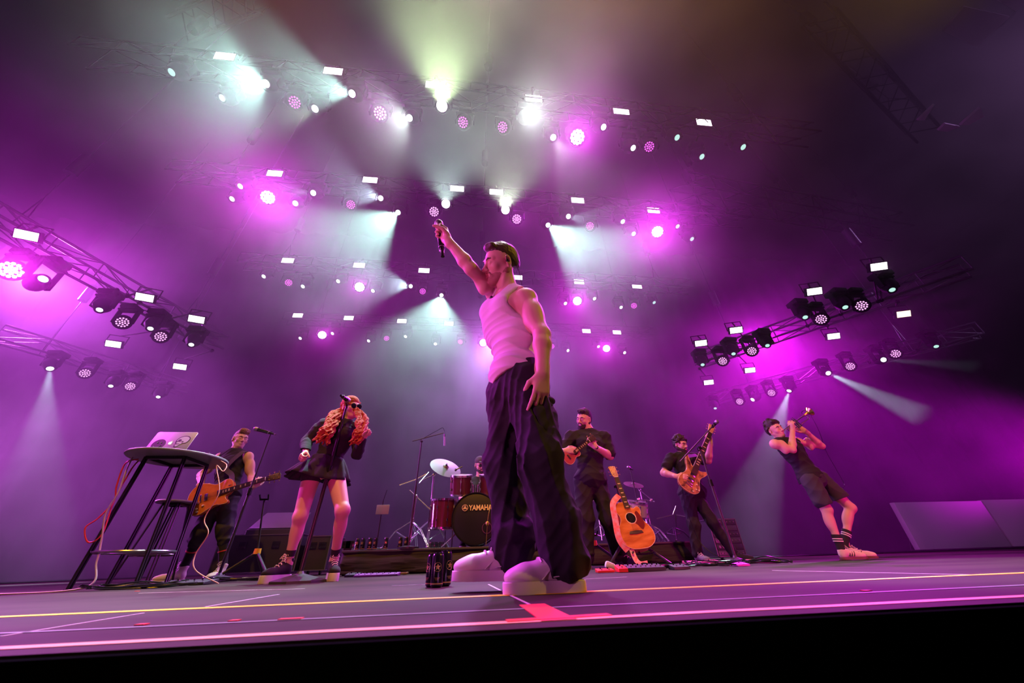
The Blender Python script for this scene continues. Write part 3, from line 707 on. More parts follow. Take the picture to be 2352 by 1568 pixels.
M_WHITE = mat('white_rubber', (0.72, 0.70, 0.68), 0.5); M_LEATHER = mat('white_leather', (0.74, 0.72, 0.70), 0.45, spec=0.5)
def sneaker(parent, heel, d, L=0.29, sole=0.032, sole_m=None, up_m=None, lace_m=None, high=0.0, pitch=0.0, stripes=None, roll=0.0, toe_m=None, name='shoe', wd=1.0, seams=False):
    """heel: point on the ground under the heel's back; d: toe direction on the ground"""
    h = V3(heel); f = nrm((d[0], d[1], 0)); f3 = nrm(f*math.cos(pitch)+V3((0, 0, 1))*math.sin(pitch)); r = nrm(np.cross(f, (0, 0, 1)))
    r = nrm(r*math.cos(roll)+V3((0, 0, 1))*math.sin(roll)); u = nrm(np.cross(r, f3)); k = L/0.29
    P = lambda x, y, z: h+r*x*k*wd+f3*y*k+u*z*k
    outl = [(0, 0), (0.026, 0.004), (0.036, 0.03), (0.035, 0.08), (0.033, 0.12), (0.042, 0.18), (0.048, 0.215), (0.042, 0.26), (0.022, 0.286), (0, 0.291), (-0.022, 0.284), (-0.038, 0.258), (-0.044, 0.215), (-0.040, 0.18), (-0.032, 0.12), (-0.034, 0.08), (-0.036, 0.03), (-0.026, 0.004)]
    pts = [(p.x, p.y) for p in spline([(a, b, 0) for a, b in outl], 3, True)]
    M = Matrix.Identity(4)
    for i in range(3):
        M[i][0] = r[i]*k*wd; M[i][1] = f3[i]*k; M[i][2] = u[i]; M[i][3] = (h+u*sole/2)[i]
    so = MB().prism(pts, sole, M, bevel=0.004).build(name, sole_m or M_WHITE, parent)
    S = Soft(0.004); z0 = sole/k
    S.ell(P(0, 0.225, z0+0.012), (0.043*k*wd, 0.062*k, 0.034*k), (r, f3, u), 0.02)
    S.cap(P(0, 0.20, z0+0.015), P(0, 0.06, z0+0.03), 0.036*k*wd, 0.034*k*wd, 0.03)
    S.cap(P(0, 0.15, z0+0.03), P(0, 0.075, z0+0.062), 0.027*k, 0.030*k, 0.03)
    S.ell(P(0, 0.042, z0+0.03), (0.036*k*wd, 0.04*k, 0.05*k), (r, f3, u), 0.02)
    S.cap(P(0, 0.06, z0+0.05), P(0, 0.05, z0+0.072+high), 0.036*k, (0.037 if high < 0.02 else 0.046)*k, 0.02)
    if high < 0.02: S.cap(P(0, 0.05, z0+0.115+high), P(0, 0.055, z0+0.07+high), 0.028*k, 0.026*k, 0.005, None, 's')
    S.cut(P(0, 0, z0-0.002), -u); S.cut(P(0, 0.05, z0+0.083+high), nrm(u-f3*0.25))
    uo = S.mesh('upper', up_m or M_LEATHER, so)
    mb = MB()
    n = 5 + int(high*60)
    for i in range(n):
        t = i/(n-1); y = 0.185-0.105*t; z = z0+0.051+0.054*t+ (high*t if high else 0)
        if high: y = max(0.106, 0.185-0.16*t)
        w_ = 0.021+0.006*math.sin(t*3)
        sgn = 1 if i % 2 else -1
        mb.tube([P(-w_, y-0.004*sgn, z-0.010), P(-w_*0.5, y, z+0.003), P(w_*0.5, y+0.004, z+0.003), P(w_, y+0.006*sgn, z-0.010)], 0.0038, 6)
    yb, zb = (0.078, z0+0.104+high)
    for s in (-1, 1):
        mb.tube(spline([P(0, yb+0.012, zb), P(s*0.018, yb+0.022, zb+0.012), P(s*0.03, yb+0.02, zb-0.004), P(s*0.008, yb+0.014, zb-0.002)], 5), 0.0026, 6)
        mb.tube(spline([P(0, yb+0.012, zb), P(s*0.02, yb+0.035, zb-0.006), P(s*0.032, yb+0.045, zb-0.03)], 5), 0.0024, 6)
    mb.build('laces', lace_m or M_WHITE, so)
    sm = MB()
    if seams: sm.tube(spline([P(-0.040, 0.225, z0+0.008), P(-0.030, 0.222, z0+0.034), P(0, 0.212, z0+0.0475), P(0.030, 0.222, z0+0.034), P(0.040, 0.225, z0+0.008)], 5), 0.0022, 5)
    for q in (-1, 1) if seams else ():
        sm.tube(spline([P(q*0.039, 0.16, z0+0.004), P(q*0.037, 0.135, z0+0.026), P(q*0.026, 0.10, z0+0.062)], 5), 0.002, 5)
        sm.tube(spline([P(q*0.036, 0.02, z0+0.030), P(q*0.0375, 0.06, z0+0.018), P(q*0.037, 0.12, z0+0.010)], 5), 0.002, 5)
    if seams: sm.build('seams', up_m or M_LEATHER, uo)
    else: sm.bm.free()
    if stripes:
        for sd in (-1, 1):
            mb = MB()
            for j in range(3):
                y = 0.10+0.024*j
                mb.tube([P(sd*0.040, y-0.012, z0+0.006), P(sd*0.0385, y, z0+0.028), P(sd*0.029, y+0.010, z0+0.052)], 0.0042, 6)
            mb.build('stripes', stripes, so)
    return so

def shoe_under(parent, an, d, *a, **k):
    """puts the shoe so that its collar sits round the ankle"""
    L = a[0] if a else k.get('L', 0.29); dd = nrm((d[0], d[1], 0))*0.054*L/0.29
    return sneaker(parent, (an[0]-dd[0], an[1]-dd[1], k.pop('z', 0.0)), d, *a, **k)

# ------------------------------------------------------------------ the band
HAIR_BR = mat('brown_hair', (0.045, 0.025, 0.014), 0.55, bump=(60, 0.7, 0.004, (1, 1, 0.25)))
HAIR_DK = mat('dark_hair', (0.022, 0.014, 0.011), 0.6, bump=(60, 0.7, 0.004))
HAIR_AU = mat('auburn_hair', (0.34, 0.055, 0.015), 0.85, bump=(45, 0.8, 0.006))
HAIR_BL = mat('light_brown_hair', (0.22, 0.12, 0.055), 0.5, bump=(60, 0.7, 0.004))
BLK = mat('black_fabric', (0.022, 0.020, 0.026), 0.9, bump=(300, 0.2, 0.001), spec=0.3)
BLK2 = mat('washed_black_cotton', (0.030, 0.028, 0.034), 0.92, spec=0.25)
TROU = mat('black_cargo_fabric', (0.016, 0.012, 0.022), 0.85, bump=(260, 0.2, 0.001), spec=0.35)
DENIM = mat('dark_grey_denim', (0.05, 0.048, 0.058), 0.9, spec=0.2)
TANK = mat('white_ribbed_cotton', (0.66, 0.63, 0.64), 0.85, bump=(520, 0.35, 0.0015, (1, 1, 0.02)), spec=0.2)
GLOSS = mat('gloss_black', (0.01, 0.01, 0.012), 0.2, spec=0.6)
GOLD = mat('gold_metal', (0.75, 0.5, 0.18), 0.3, 1.0)
CHROME = mat('chrome', (0.75, 0.75, 0.78), 0.18, 1.0)
STEEL = mat('steel_mesh', (0.32, 0.31, 0.34), 0.45, 0.9)
def brows(L, sc, parent, m, gap=0.0):
    mb = MB()
    for q in (-1, 1): mb.tube([L(q*0.014, 0.092, 0.0245), L(q*0.030, 0.090, 0.0305), L(q*0.047, 0.078, 0.026)], [0.0045*sc, 0.0052*sc, 0.0025*sc], 6)
    mb.build('eyebrows', m, parent)
def short_hair(L, B, sc, parent, m, quiff=0.02, top=0.016, noise=0.004, seed=1, back=0.0, curls=0, forehead=0.045):
    S = Soft(0.0045)
    S.ell(L(0, -0.022, 0.045), ((0.079)*sc, 0.100*sc, (0.078+top)*sc), B, 0.01)
    S.ell(L(0, -0.055, -0.005), (0.073*sc, 0.062*sc, 0.075*sc), B, 0.03)
    if quiff: S.cap(L(-0.035, 0.052, 0.105), L(0.035, 0.056, 0.108), quiff*sc, quiff*sc, 0.03); S.cap(L(0, 0.06, 0.103), L(0, -0.03, 0.12), quiff*sc, 0.012*sc, 0.03)
    rn = random.Random(seed)
    for _ in range(curls):
        a = rn.uniform(0, 2*PI); b = rn.uniform(-0.25, 1.5); rr = rn.uniform(0.016, 0.026)
        x, y, z = 0.085*math.cos(a)*math.cos(b), -0.02+0.10*math.sin(a)*math.cos(b), 0.04+0.10*math.sin(b)
        if y > 0.045 and z < 0.065: continue
        S.ell(L(x, y, z), (rr*sc,)*3, None, 0.006)
    # face and ear openings
    S.ell(L(0, 0.118, -0.03), (0.085*sc, 0.075*sc, (0.045+forehead)*sc), B, 0.01, 's')
    for q in (-1, 1): S.ell(L(q*0.088, 0.022, -0.02), (0.03*sc, 0.036*sc, 0.052*sc), B, 0.008, 's')
    S.cut(L(0, -0.05, -0.062-back), B[2]*-1)
    S.disp(folds(noise*sc, 130/sc, seed))
    return S.mesh('hair', m, parent)
def beard(L, B, sc, parent, m, th=0.008, noise=0.002, drop=0.0, seed=3, mo=0.0065):
    S = Soft(0.0045); t = th
    S.ell(L(0, 0.032, -0.054), ((0.0535+t)*sc, (0.0535+t)*sc, (0.064+t)*sc), B, 0.01)
    for q in (-1, 1):
        S.cap(L(q*0.063, -0.010, -0.025), L(q*0.056, 0.010, -0.056), (0.013+t)*sc, (0.016+t)*sc, 0.015)
        S.cap(L(q*0.056, 0.008, -0.056), L(q*0.022, 0.064, -0.093), (0.017+t)*sc, (0.017+t)*sc, 0.02)
    S.ell(L(0, 0.074, -0.094-drop), ((0.022+t)*sc, (0.019+t)*sc, (0.018+t+drop)*sc), B, 0.018)
    S.ell(L(0, 0.088, -0.078), ((0.020+t*0.5)*sc, (0.010+t*0.7)*sc, 0.012*sc), B, 0.012)
    S.ell(L(0, 0.103, -0.060), (0.024*sc, 0.022*sc, 0.0125*sc), B, 0.004, 's')
    S.cut(L(0, 0.0, -0.026), B[2]*0.93+B[1]*0.36)
    for q in (-1, 1): S.cap(L(q*0.022, 0.092, -0.049), L(q*0.027, 0.082, -0.070), mo*0.85*sc, mo*1.3*sc, 0.008)
    S.cap(L(-0.020, 0.095, -0.0465), L(0.020, 0.095, -0.0465), mo*sc, None, 0.006)
    S.disp(folds(noise, 160, seed))
    return S.mesh('beard', m, parent)
def mic(a, b, label, name='microphone', size=1.0, parent=None, loc=None):
    """hand microphone: grille at a, tail at b"""
    a = V3(a); b = V3(b); d = nrm(b-a); Ln = np.linalg.norm(b-a); M = aim_mat(Vector(a), Vector(d)); s = size
    root = parent or empty(name, Vector(b), label, 'microphone')
    MB().lathe([(0, 0), (0.016*s, 0.004), (0.0245*s, 0.016), (0.0265*s, 0.028), (0.0255*s, 0.04), (0.022*s, 0.052), (0, 0.053)], M, 20).build('grille', STEEL, root)
    MB().lathe([(0, 0.05), (0.0235*s, 0.05), (0.0235*s, 0.056), (0.0205*s, 0.07), (0.019*s, Ln*0.55), (0.018*s, Ln*0.80), (0.0165*s, Ln*0.83), (0.0125*s, Ln*0.86), (0.0115*s, Ln), (0, Ln)], M, 20).build('handle', GLOSS, root)
    MB().lathe([(0.0187*s, Ln*0.745), (0.0196*s, Ln*0.748), (0.0196*s, Ln*0.762), (0.0187*s, Ln*0.765)], M, 20).build('ring', STEEL, root)
    return root

def imgdir(p, r, u, t):
    """direction at p as the photo shows it: r to the right, u up, t towards the viewer"""
    v = V3(Vector(p)-CAM_C); v = nrm(v); rr = V3(RGT); rr = nrm(rr-v*(rr@v)); uu = np.cross(rr, v)
    return nrm(rr*r+uu*u-v*t)
# ---- lead singer
def singer():
    root = empty('person', (0.2, 1.55, 0), 'lead singer in white tank top and black cargo trousers raising a microphone', 'person')
    J = joints(head=atY(1150, 607, 1.50), hip=(0.205, 1.53, 0.86), neck=(0.182, 1.555, 1.412),
        shL=atY(1209, 688, 1.43), shR=(0.105, 1.66, 1.478), elL=atY(1245, 768, 1.36), wrL=atY(1247, 858, 1.34),
        elR=atY(1082, 617, 1.48), wrR=atY(1030, 553, 1.44), hiL=(0.235, 1.46, 0.80), hiR=(0.165, 1.60, 0.80),
        knL=(0.265, 1.42, 0.45), knR=(0.135, 1.62, 0.46), anL=(0.345, 1.50, 0.09), anR=(0.165, 1.665, 0.13), cf=(-0.85, -0.5, 0))
    S = Soft(0.0042)
    lat, up, fr, mid, ch = torso(S, J, 0, 0.93, 0.95)
    arm(S, J, 'L', w=0.97); arm(S, J, 'R', w=0.90)
    for s in 'LR': leg(S, J, s)
    hf = imgdir(J['head'], -0.88, -0.05, 0.47); hu = nrm(imgdir(J['head'], -0.02, 1, 0)*0.62+V3((0.05, 0.05, 0.38)))
    S.cap(J['neck']-up*0.03, J['head']+V3((0.022, 0.01, -0.055)), 0.058, 0.050, 0.03)
    for q in (-1, 1):   # neck cords and collar bones
        S.cap(J['neck']+fr*0.065-up*0.005+lat*q*0.012, J['head']+V3((0.01, 0, -0.05))+np.cross(hf, hu)*-q*0.045, 0.011, 0.012, 0.012)
        S.cap(J['neck']+fr*0.072-up*0.012+lat*q*0.012, mid+lat*q*0.13+up*0.02+fr*0.02, 0.010, 0.010, 0.012)
    L, B = head(S, J['head'], hf, hu, 1.03)
    # hanging left hand
    d = nrm(V3(atY(1240, 930, 1.34))-J['wrL']); hand(S, J['wrL'], d, (-0.35, 0.9, 0.0), 'L', thumb=0.45, each=((10, 10, 6), (14, 16, 8), (20, 22, 12), (26, 28, 16)), spread=0.14)
    # raised right hand round the microphone
    ma = V3(atY(1007, 506, 1.46)); mbt = V3(atY(1017, 589, 1.50)); md = nrm(mbt-ma)
    ax = md; gp = ma+md*0.066
    wr = J['wrR']; pd = nrm(gp-wr); pd = nrm(pd-ax*(pd@ax)*0.6); pn = nrm(np.cross(ax, pd)); pn = pn if pn[1] < 0 else -pn
    hand(S, wr+pd*0.012, nrm(gp-wr+V3((0.02, 0, 0.012))), nrm((-0.62, -0.55, -0.55)), 'R', each=((52, 85, 55), (60, 88, 58), (66, 88, 58), (70, 88, 58)), thumb=0.9, tcurl=0.8, spread=0.03)
    for s in 'LR': foot(S, J['an'+s], (-1, 0, 0))
    S.mesh('body', SKIN, root)
    # head details
    short_hair(L, B, 1.0, root, HAIR_BR, 0.017, 0.006, 0.0016, 5, -0.030)
    brows(L, 1, root, HAIR_BR)
    beard(L, B, 1.03, root, mat('beard_stubble', (0.33, 0.17, 0.125), 0.7), 0.0050, 0.0012, 0.0, 3, 0.0055)
    em = MB(); em.sph(L(-0.089, 0.004, -0.004), 0.0095, seg=10, rings=8); em.tube(spline([L(-0.087, 0.006, -0.004), L(-0.09, 0.004, 0.03), L(-0.088, -0.02, 0.028), L(-0.084, -0.035, 0.0), L(-0.06, -0.075, -0.06), L(-0.02, -0.10, -0.14)], 5), 0.0016, 5)
    em.build('earpiece', GLOSS, root)
    # chain round the neck
    nk = J['neck']; pts = []
    for i in range(26):
        a = 2*PI*i/26; pts.append(nk+lat*0.072*math.cos(a)+fr*(0.068*math.sin(a)+0.004)+up*(0.012-0.03*math.sin(a)))
    MB().tube(pts, 0.0022, 6, True).build('necklace', GOLD, root)
    # tank top
    T = Soft(0.0042); torso(T, J, 0.0125, 0.92, 0.95)
    T.ell(J['hip']+up*0.02, (0.150, 0.118, 0.10), (lat, fr, up), 0.05)
    T.ell(J['hip']+up*0.0+fr*0.05, (0.10, 0.09, 0.09), (lat, fr, up), 0.05)
    for s, q in (('L', 1), ('R', -1)):
        T.ell(J['sh'+s]+lat*q*0.050+up*0.03, (0.102, 0.25, 0.135), (lat, fr, up), 0.012, 's')
    T.ell(J['neck']+fr*0.075+up*0.0, (0.058, 0.075, 0.085), (lat, fr, up), 0.012, 's')
    T.ell(J['neck']+up*0.045, (0.066, 0.12, 0.070), (lat, fr, up), 0.012, 's')
    fw = folds(0.0062, 17, 11, (1, 1, 2.1)); zc = ch[2]
    T.disp(lambda x, y, z: fw(x, y, z)*np.clip((zc+0.10-z)/0.25, 0.12, 1))
    o = V3(atY(1133, 878, 1.50)); e1 = V3(atY(1232, 836, 1.40))-o; nn = np.cross(e1, (0.5, -0.85, 0)); nn = np.cross(e1, fr if abs(e1@fr) < 0 else nrm((0.75, 0.65, 0.12)))
    nn = nn if nn[2] < 0 else -nn
    T.cut(o, nn)
    T.mesh('tank_top', TANK, root)
    MB().sph(Vector(J['neck']+fr*0.118-up*0.068), 0.009, seg=10, rings=8).build('clip', GLOSS, root)
    # trousers
    C = Soft(0.0048)
    C.ell(J['hip']+up*0.02, (0.150, 0.112, 0.10), (lat, fr, up), 0.03)
    C.ell(J['hip']-up*0.06, (0.160, 0.125, 0.13), (lat, fr, up), 0.05)
    C.cap(J['hip']-up*0.12, J['hip']-up*0.20, 0.115, 0.08, 0.05)
    C.cap(J['hiL'], J['knL'], 0.106, 0.090, 0.04); C.cap(J['knL'], (0.345, 1.49, 0.085), 0.088, 0.088, 0.05)
    C.cap(J['hiR'], J['knR'], 0.104, 0.088, 0.04); C.cap(J['knR'], (0.175, 1.665, 0.13), 0.086, 0.086, 0.05)
    C.ell((0.345, 1.49, 0.10), (0.092, 0.085, 0.07), None, 0.03); C.ell((0.180, 1.665, 0.15), (0.095, 0.08, 0.06), None, 0.03)
    C.ell((0.175, 1.60, 0.20), (0.085, 0.08, 0.05), None, 0.04); C.ell((0.325, 1.46, 0.24), (0.07, 0.08, 0.10), None, 0.05)
    C.cut((0.2, 1.55, 0.955), (0.12, 0, 1))
    fa = folds(0.012, 20, 4, (1.5, 1.5, 0.42)); fb = folds(0.0045, 30, 8, (1, 1, 0.9))
    C.disp(lambda x, y, z: (fa(x, y, z)+fb(x, y, z))*np.clip((0.98-z)/0.3, 0.25, 1))
    C.cut((0.40, 1.5, 0.040), (0.28, 0, -1)); C.cut((0.06, 1.7, 0.105), (-0.25, 0.0, -1)) if False else None
    tr = C.mesh('trousers', TROU, root)
    pk = Soft(0.005)   # cargo pocket with flap on the outer thigh
    pc = V3((0.296, 1.385, 0.61)); pu = nrm(J['hiL']-J['knL']); pl = nrm((0.55, -0.8, 0.0)); pr = nrm(np.cross(pu, pl)); pl = np.cross(pr, pu)
    pk.ell(pc, (0.072, 0.024, 0.10), (pr, pl, pu), 0.01); pk.ell(pc+pu*0.08+pl*0.004, (0.076, 0.025, 0.026), (pr, pl, pu), 0.006); pk.disp(folds(0.004, 30, 6))
    pk.mesh('pocket', TROU, tr)
    sneaker(root, (0.405, 1.475, 0.0), (-1.0, -0.02), 0.292, 0.036, wd=1.12, seams=True)
    sneaker(root, (0.212, 1.665, 0.030), (-1.0, 0.02), 0.285, 0.036, wd=1.12, pitch=0.02, seams=True)
    mic(ma, mbt, 'black handheld microphone raised in the fist of the lead singer')
singer()

def sunglasses(L, B, parent, sc=1.0, m=None):
    S = Soft(0.003); m = m or GLOSS
    for q in (-1, 1): S.ell(L(q*0.032, 0.098, 0.006), (0.027*sc, 0.008*sc, 0.021*sc), B, 0.003)
    S.cap(L(-0.012, 0.102, 0.012), L(0.012, 0.102, 0.012), 0.0035, None, 0.003)
    for q in (-1, 1): S.cap(L(q*0.056, 0.094, 0.012), L(q*0.082, 0.0, 0.010), 0.0035, 0.003, 0.003)
    return S.mesh('sunglasses', m, parent)
def tee(J, inf, w=1.0, dep=1.0, belly=0.0, sleeve=0.62, hem=0.10, amp=0.005, seed=1, m=None, parent=None, name='t_shirt', h=0.006, necks=0.078, sleeveless=False, fem=False, arms='LR', armw=1.0, nk_z=0.028):
    T = Soft(h); lat, up, fr, mid, ch = torso(T, J, inf, w, dep, fem, belly)
    T.ell(J['hip']+up*0.01, (0.158*w+inf+0.006, 0.112*dep+inf+belly*0.7+0.006, 0.13), (lat, fr, up), 0.06)
    if not sleeveless:
        for s in arms: arm(T, J, s, inf+0.002, 0, sleeve, armw)
        if sleeve < 1:
            for s in arms: T.cut(*[None]*2) if False else None
    else:
        for s, q in (('L', 1), ('R', -1)): T.ell(J['sh'+s]+lat*q*0.060+up*0.01, (0.085, 0.2, 0.12), (lat, fr, up), 0.012, 's')
    T.ell(J['neck']+up*(0.045+nk_z)+fr*0.015, (necks, necks+0.01, 0.06), (lat, fr, up), 0.006, 's')
    f = folds(amp, 18, seed, (1, 1, 1.2)); T.disp(f)
    T.cut(J['hip']-up*hem, -up)
    return T.mesh(name, m or BLK, parent)
def trousers(J, r0=0.095, r1=0.078, r2=0.070, amp=0.006, seed=1, m=None, parent=None, name='trousers', w=1.0, dep=1.0, h=0.006, end=0.96, cuff=0.0, extra=0.0, belly=0.0, hemz=None):
    C = Soft(h); lat, up, fr, mid = frame_of(J); fr = np.cross(lat, up); fr = fr if fr@V3(J['cf']) > 0 else -fr
    hl = nrm(J['hiL']-J['hiR'])
    C.ell(J['hip']+up*0.01, (0.155*w+0.020, 0.108*dep+0.022+belly*0.7, 0.13), (hl, fr, up), 0.04); C.ell(J['hip']-up*0.07, (0.13*w, 0.10*dep+0.01, 0.10), (hl, fr, up), 0.04)
    for q in (-1, 1): C.ell(J['hip']+hl*q*0.07-fr*0.04-up*0.05, (0.09, 0.085, 0.09), (hl, fr, up), 0.04)
    for s in 'LR':
        a, k, n = J['hi'+s], J['kn'+s], J['an'+s]; e = k+(n-k)*end if end > 0 else a+(k-a)*(-end)
        if end > 0: C.cap(a, k, r0, r1, 0.04); C.cap(k, e, r1, r2, 0.04)
        else: C.cap(a, e, r0, r1, 0.03)
        if cuff: C.ell(e+V3((0, 0, 0.02)), (r2+0.012, r2+0.012, cuff), None, 0.02)
    f = folds(amp, 17, seed, (1.3, 1.3, 0.8)); C.disp(f)
    C.cut(J['hip']+up*0.085, up)
    if hemz is not None: C.cut((0, 0, hemz), (0, 0, -1))
    return C.mesh(name, m or BLK, parent)
def pant_cut(*a): pass
def sock(parent, an, kn, top=0.14, m=None, band=None, r=0.043, lean=None):
    an = V3(an); kn = V3(kn); u = nrm(kn-an)
    o = MB().lathe([(0.0, -0.06), (r*0.95, -0.06), (r*0.93, 0.0), (r*0.95, 0.05), (r*1.12, top), (r*1.10, top+0.004), (0, top+0.004)], aim_mat(Vector(an), Vector(u)), 20).build('sock', m or BLK2, parent)
    if band:
        for z in (0.045, 0.068): MB().lathe([(r*0.99, top-z), (r*1.13, top-z), (r*1.14, top-z+0.011), (r*0.99, top-z+0.011)], aim_mat(Vector(an), Vector(u)), 20).build('stripe', band, o)
    return o

# ---- backing singer
def backing_singer():
    Y = 3.5; P = lambda x, y, dy=0: V3(atY(x, y, Y+dy))
    root = empty('person', (-1.05, Y, 0), 'backing singer with long curly red hair, round sunglasses and black mini skirt', 'person')
    J = joints(head=P(806, 937, 0), hip=P(750, 1064), neck=P(785, 974), shL=P(826, 985, 0.02), shR=P(745, 976, 0.0),
        elR=P(704, 1012, -0.02), wrR=P(701, 1040, -0.20), elL=P(820, 1044, -0.05), wrL=P(832, 1008, -0.22),
        hiL=P(768, 1078), hiR=P(722, 1072), knL=P(787, 1172, -0.16), knR=P(690, 1186, -0.04), anL=P(767, 1287, 0.02), anR=P(661, 1294, 0.02), cf=nrm((0.18, -0.98, 0)))
    J['anL'][2] = max(J['anL'][2], 0.125); J['anR'][2] = max(J['anR'][2], 0.125)
    S = Soft(0.0052); lat, up, fr, mid, ch = torso(S, J, -0.004, 0.88, 0.90, True)
    for s in 'LR': arm(S, J, s, -0.004, w=0.86); leg(S, J, s, 0, w=0.95)
    S.cap(J['neck']-up*0.02, J['head']-V3((0, 0, 0.06)), 0.048, 0.045, 0.03)
    hf = imgdir(J['head'], 0.50, 0.16, 0.85); hu = imgdir(J['head'], 0.22, 0.95, 0.10)
    L, B = head(S, J['head'], hf, hu, 0.95, True)
    hand(S, J['wrR'], P(686, 1052, -0.28)-J['wrR'], imgdir(J['wrR'], 0.6, -0.2, 0.1), 'R', curl=(55, 80, 50), thumb=0.8, sc=0.88, tcurl=0.7)
    hand(S, J['wrL'], P(845, 985, -0.25)-J['wrL'], imgdir(J['wrL'], 0.5, 0.1, 0.6), 'L', each=((2, 4, 4), (62, 85, 55), (70, 88, 58), (72, 88, 58)), thumb=0.7, sc=0.9)
    for s in 'LR': foot(S, J['an'+s], (0, -1, 0))
    S.mesh('body', SKIN, root)
    # hair: parted crown and two falls of curls
    H = Soft(0.0048)
    H.ell(L(0, -0.022, 0.048), (0.083, 0.103, 0.088), B, 0.01)
    H.ell(L(0, 0.118, -0.03), (0.060, 0.075, 0.090), B, 0.008, 's')
    rn = random.Random(4)
    for q, m1, m2, tp, n, sp in ((-1, P(776, 948, -0.05), P(759, 978, -0.20), P(739, 1012, -0.27), 46, 0.060), (1, P(827, 950, -0.06), P(829, 984, -0.22), P(815, 1016, -0.27), 30, 0.040)):
        for i in range(n):
            a = L(q*rn.uniform(0.050, 0.082), rn.uniform(-0.09, 0.045), rn.uniform(-0.02, 0.07)); ph = rn.uniform(0, 6.28)
            j1, j2 = rn.uniform(-1, 1), rn.uniform(-1, 1)
            pth = [np.array(v) for v in spline([a, m1+lat*0.050*j1+fr*0.02*j2, m2+lat*0.045*j1+fr*0.02*j2, tp+lat*sp*j1+fr*0.02*j2+up*rn.uniform(-0.03, 0.10)], 11)]
            prev = pth[0]; N = len(pth)
            for k in range(1, N):
                t = k/N; am = 0.012*min(1, t*2); p = pth[k]+lat*am*math.cos(ph+t*30)+fr*am*math.sin(ph+t*30)
                H.cap(prev, p, 0.0105*(1-0.35*t)+0.001, 0.0105*(1-0.35*t), 0.003); prev = p
    H.disp(folds(0.002, 110, 3)); H.mesh('hair', HAIR_AU, root)
    G = MB()
    for q in (-1, 1): G.lathe([(0, 0.002), (0.025, 0.0), (0.027, -0.003), (0, -0.003)], aim_mat(Vector(L(q*0.031, 0.108, 0.004)), Vector(B[1])), 20)
    G.tube([L(-0.010, 0.110, 0.008), L(0, 0.112, 0.011), L(0.010, 0.110, 0.008)], 0.002)
    for q in (-1, 1): G.tube([L(q*0.056, 0.106, 0.008), L(q*0.080, 0.06, 0.010), L(q*0.082, 0.0, 0.008)], 0.002)
    G.build('sunglasses', GLOSS, root)
    brows(L, 0.9, root, HAIR_AU)
    # long sleeved crop top with mesh panels
    T = Soft(0.005); torso(T, J, 0.008, 0.88, 0.90, True)
    for s in 'LR': arm(T, J, s, 0.010, w=0.9, t1=1.93)
    T.cap(J['neck']-up*0.02, J['neck']+up*0.045, 0.056, 0.053, 0.02)
    T.disp(folds(0.003, 30, 3)); T.cut(J['hip']+up*0.06, -up)
    for s in 'LR': pass
    T.mesh('long_sleeve_top', BLK, root)
    # pleated skirt
    mb = MB(); n = 96; rows = []
    hc = P(751, 1062)
    hem = P(728, 1108, 0)
    for j, t in enumerate(np.linspace(0, 1, 9)):
        c = hc+up*0.055+(hem-hc-up*0.03)*t
        row = []
        for i in range(n):
            a = 2*PI*i/n; pl = (0.5+0.5*math.sin(a*15))**0.7
            rx = 0.130+0.135*t**0.8+0.026*t*pl; ry = 0.105+0.115*t+0.026*t*pl
            dz = 0.018*t*math.sin(a*3+1)
            row.append(mb.bm.verts.new(Vector(c+lat*rx*math.cos(a)+fr*ry*math.sin(a)+up*dz)))
        rows.append(row)
    for A, Bq in zip(rows, rows[1:]):
        for i in range(n): mb.bm.faces.new((A[i], A[(i+1) % n], Bq[(i+1) % n], Bq[i]))
    sk = mb.build('skirt', BLK, root); md = sk.modifiers.new('thick', 'SOLIDIFY'); md.thickness = 0.004
    S2 = Soft(0.006); S2.ell(J['hip'], (0.14, 0.115, 0.10), (lat, fr, up), 0.03)
    for s in 'LR': S2.cap(J['hi'+s], J['hi'+s]+(J['kn'+s]-J['hi'+s])*0.22, 0.092, 0.088, 0.03)
    S2.mesh('undershorts', BLK, root)
    for s, hl, d, pt, rl in (('R', (P(664, 1322)[0], 3.66), (-0.45, -0.9), 0.0, 0.0), ('L', (P(748, 1322)[0], 3.62), (0.45, -0.9), 0.0, 0.0)):
        shoe_under(root, J['an'+s], d, 0.255, 0.055, M_WHITE, BLK, mat('cream_laces', (0.80, 0.78, 0.60), 0.8), 0.045)
        sock(root, J['an'+s]+V3((0, 0, 0.0)), J['kn'+s], 0.095, BLK2, None, 0.036)
backing_singer()

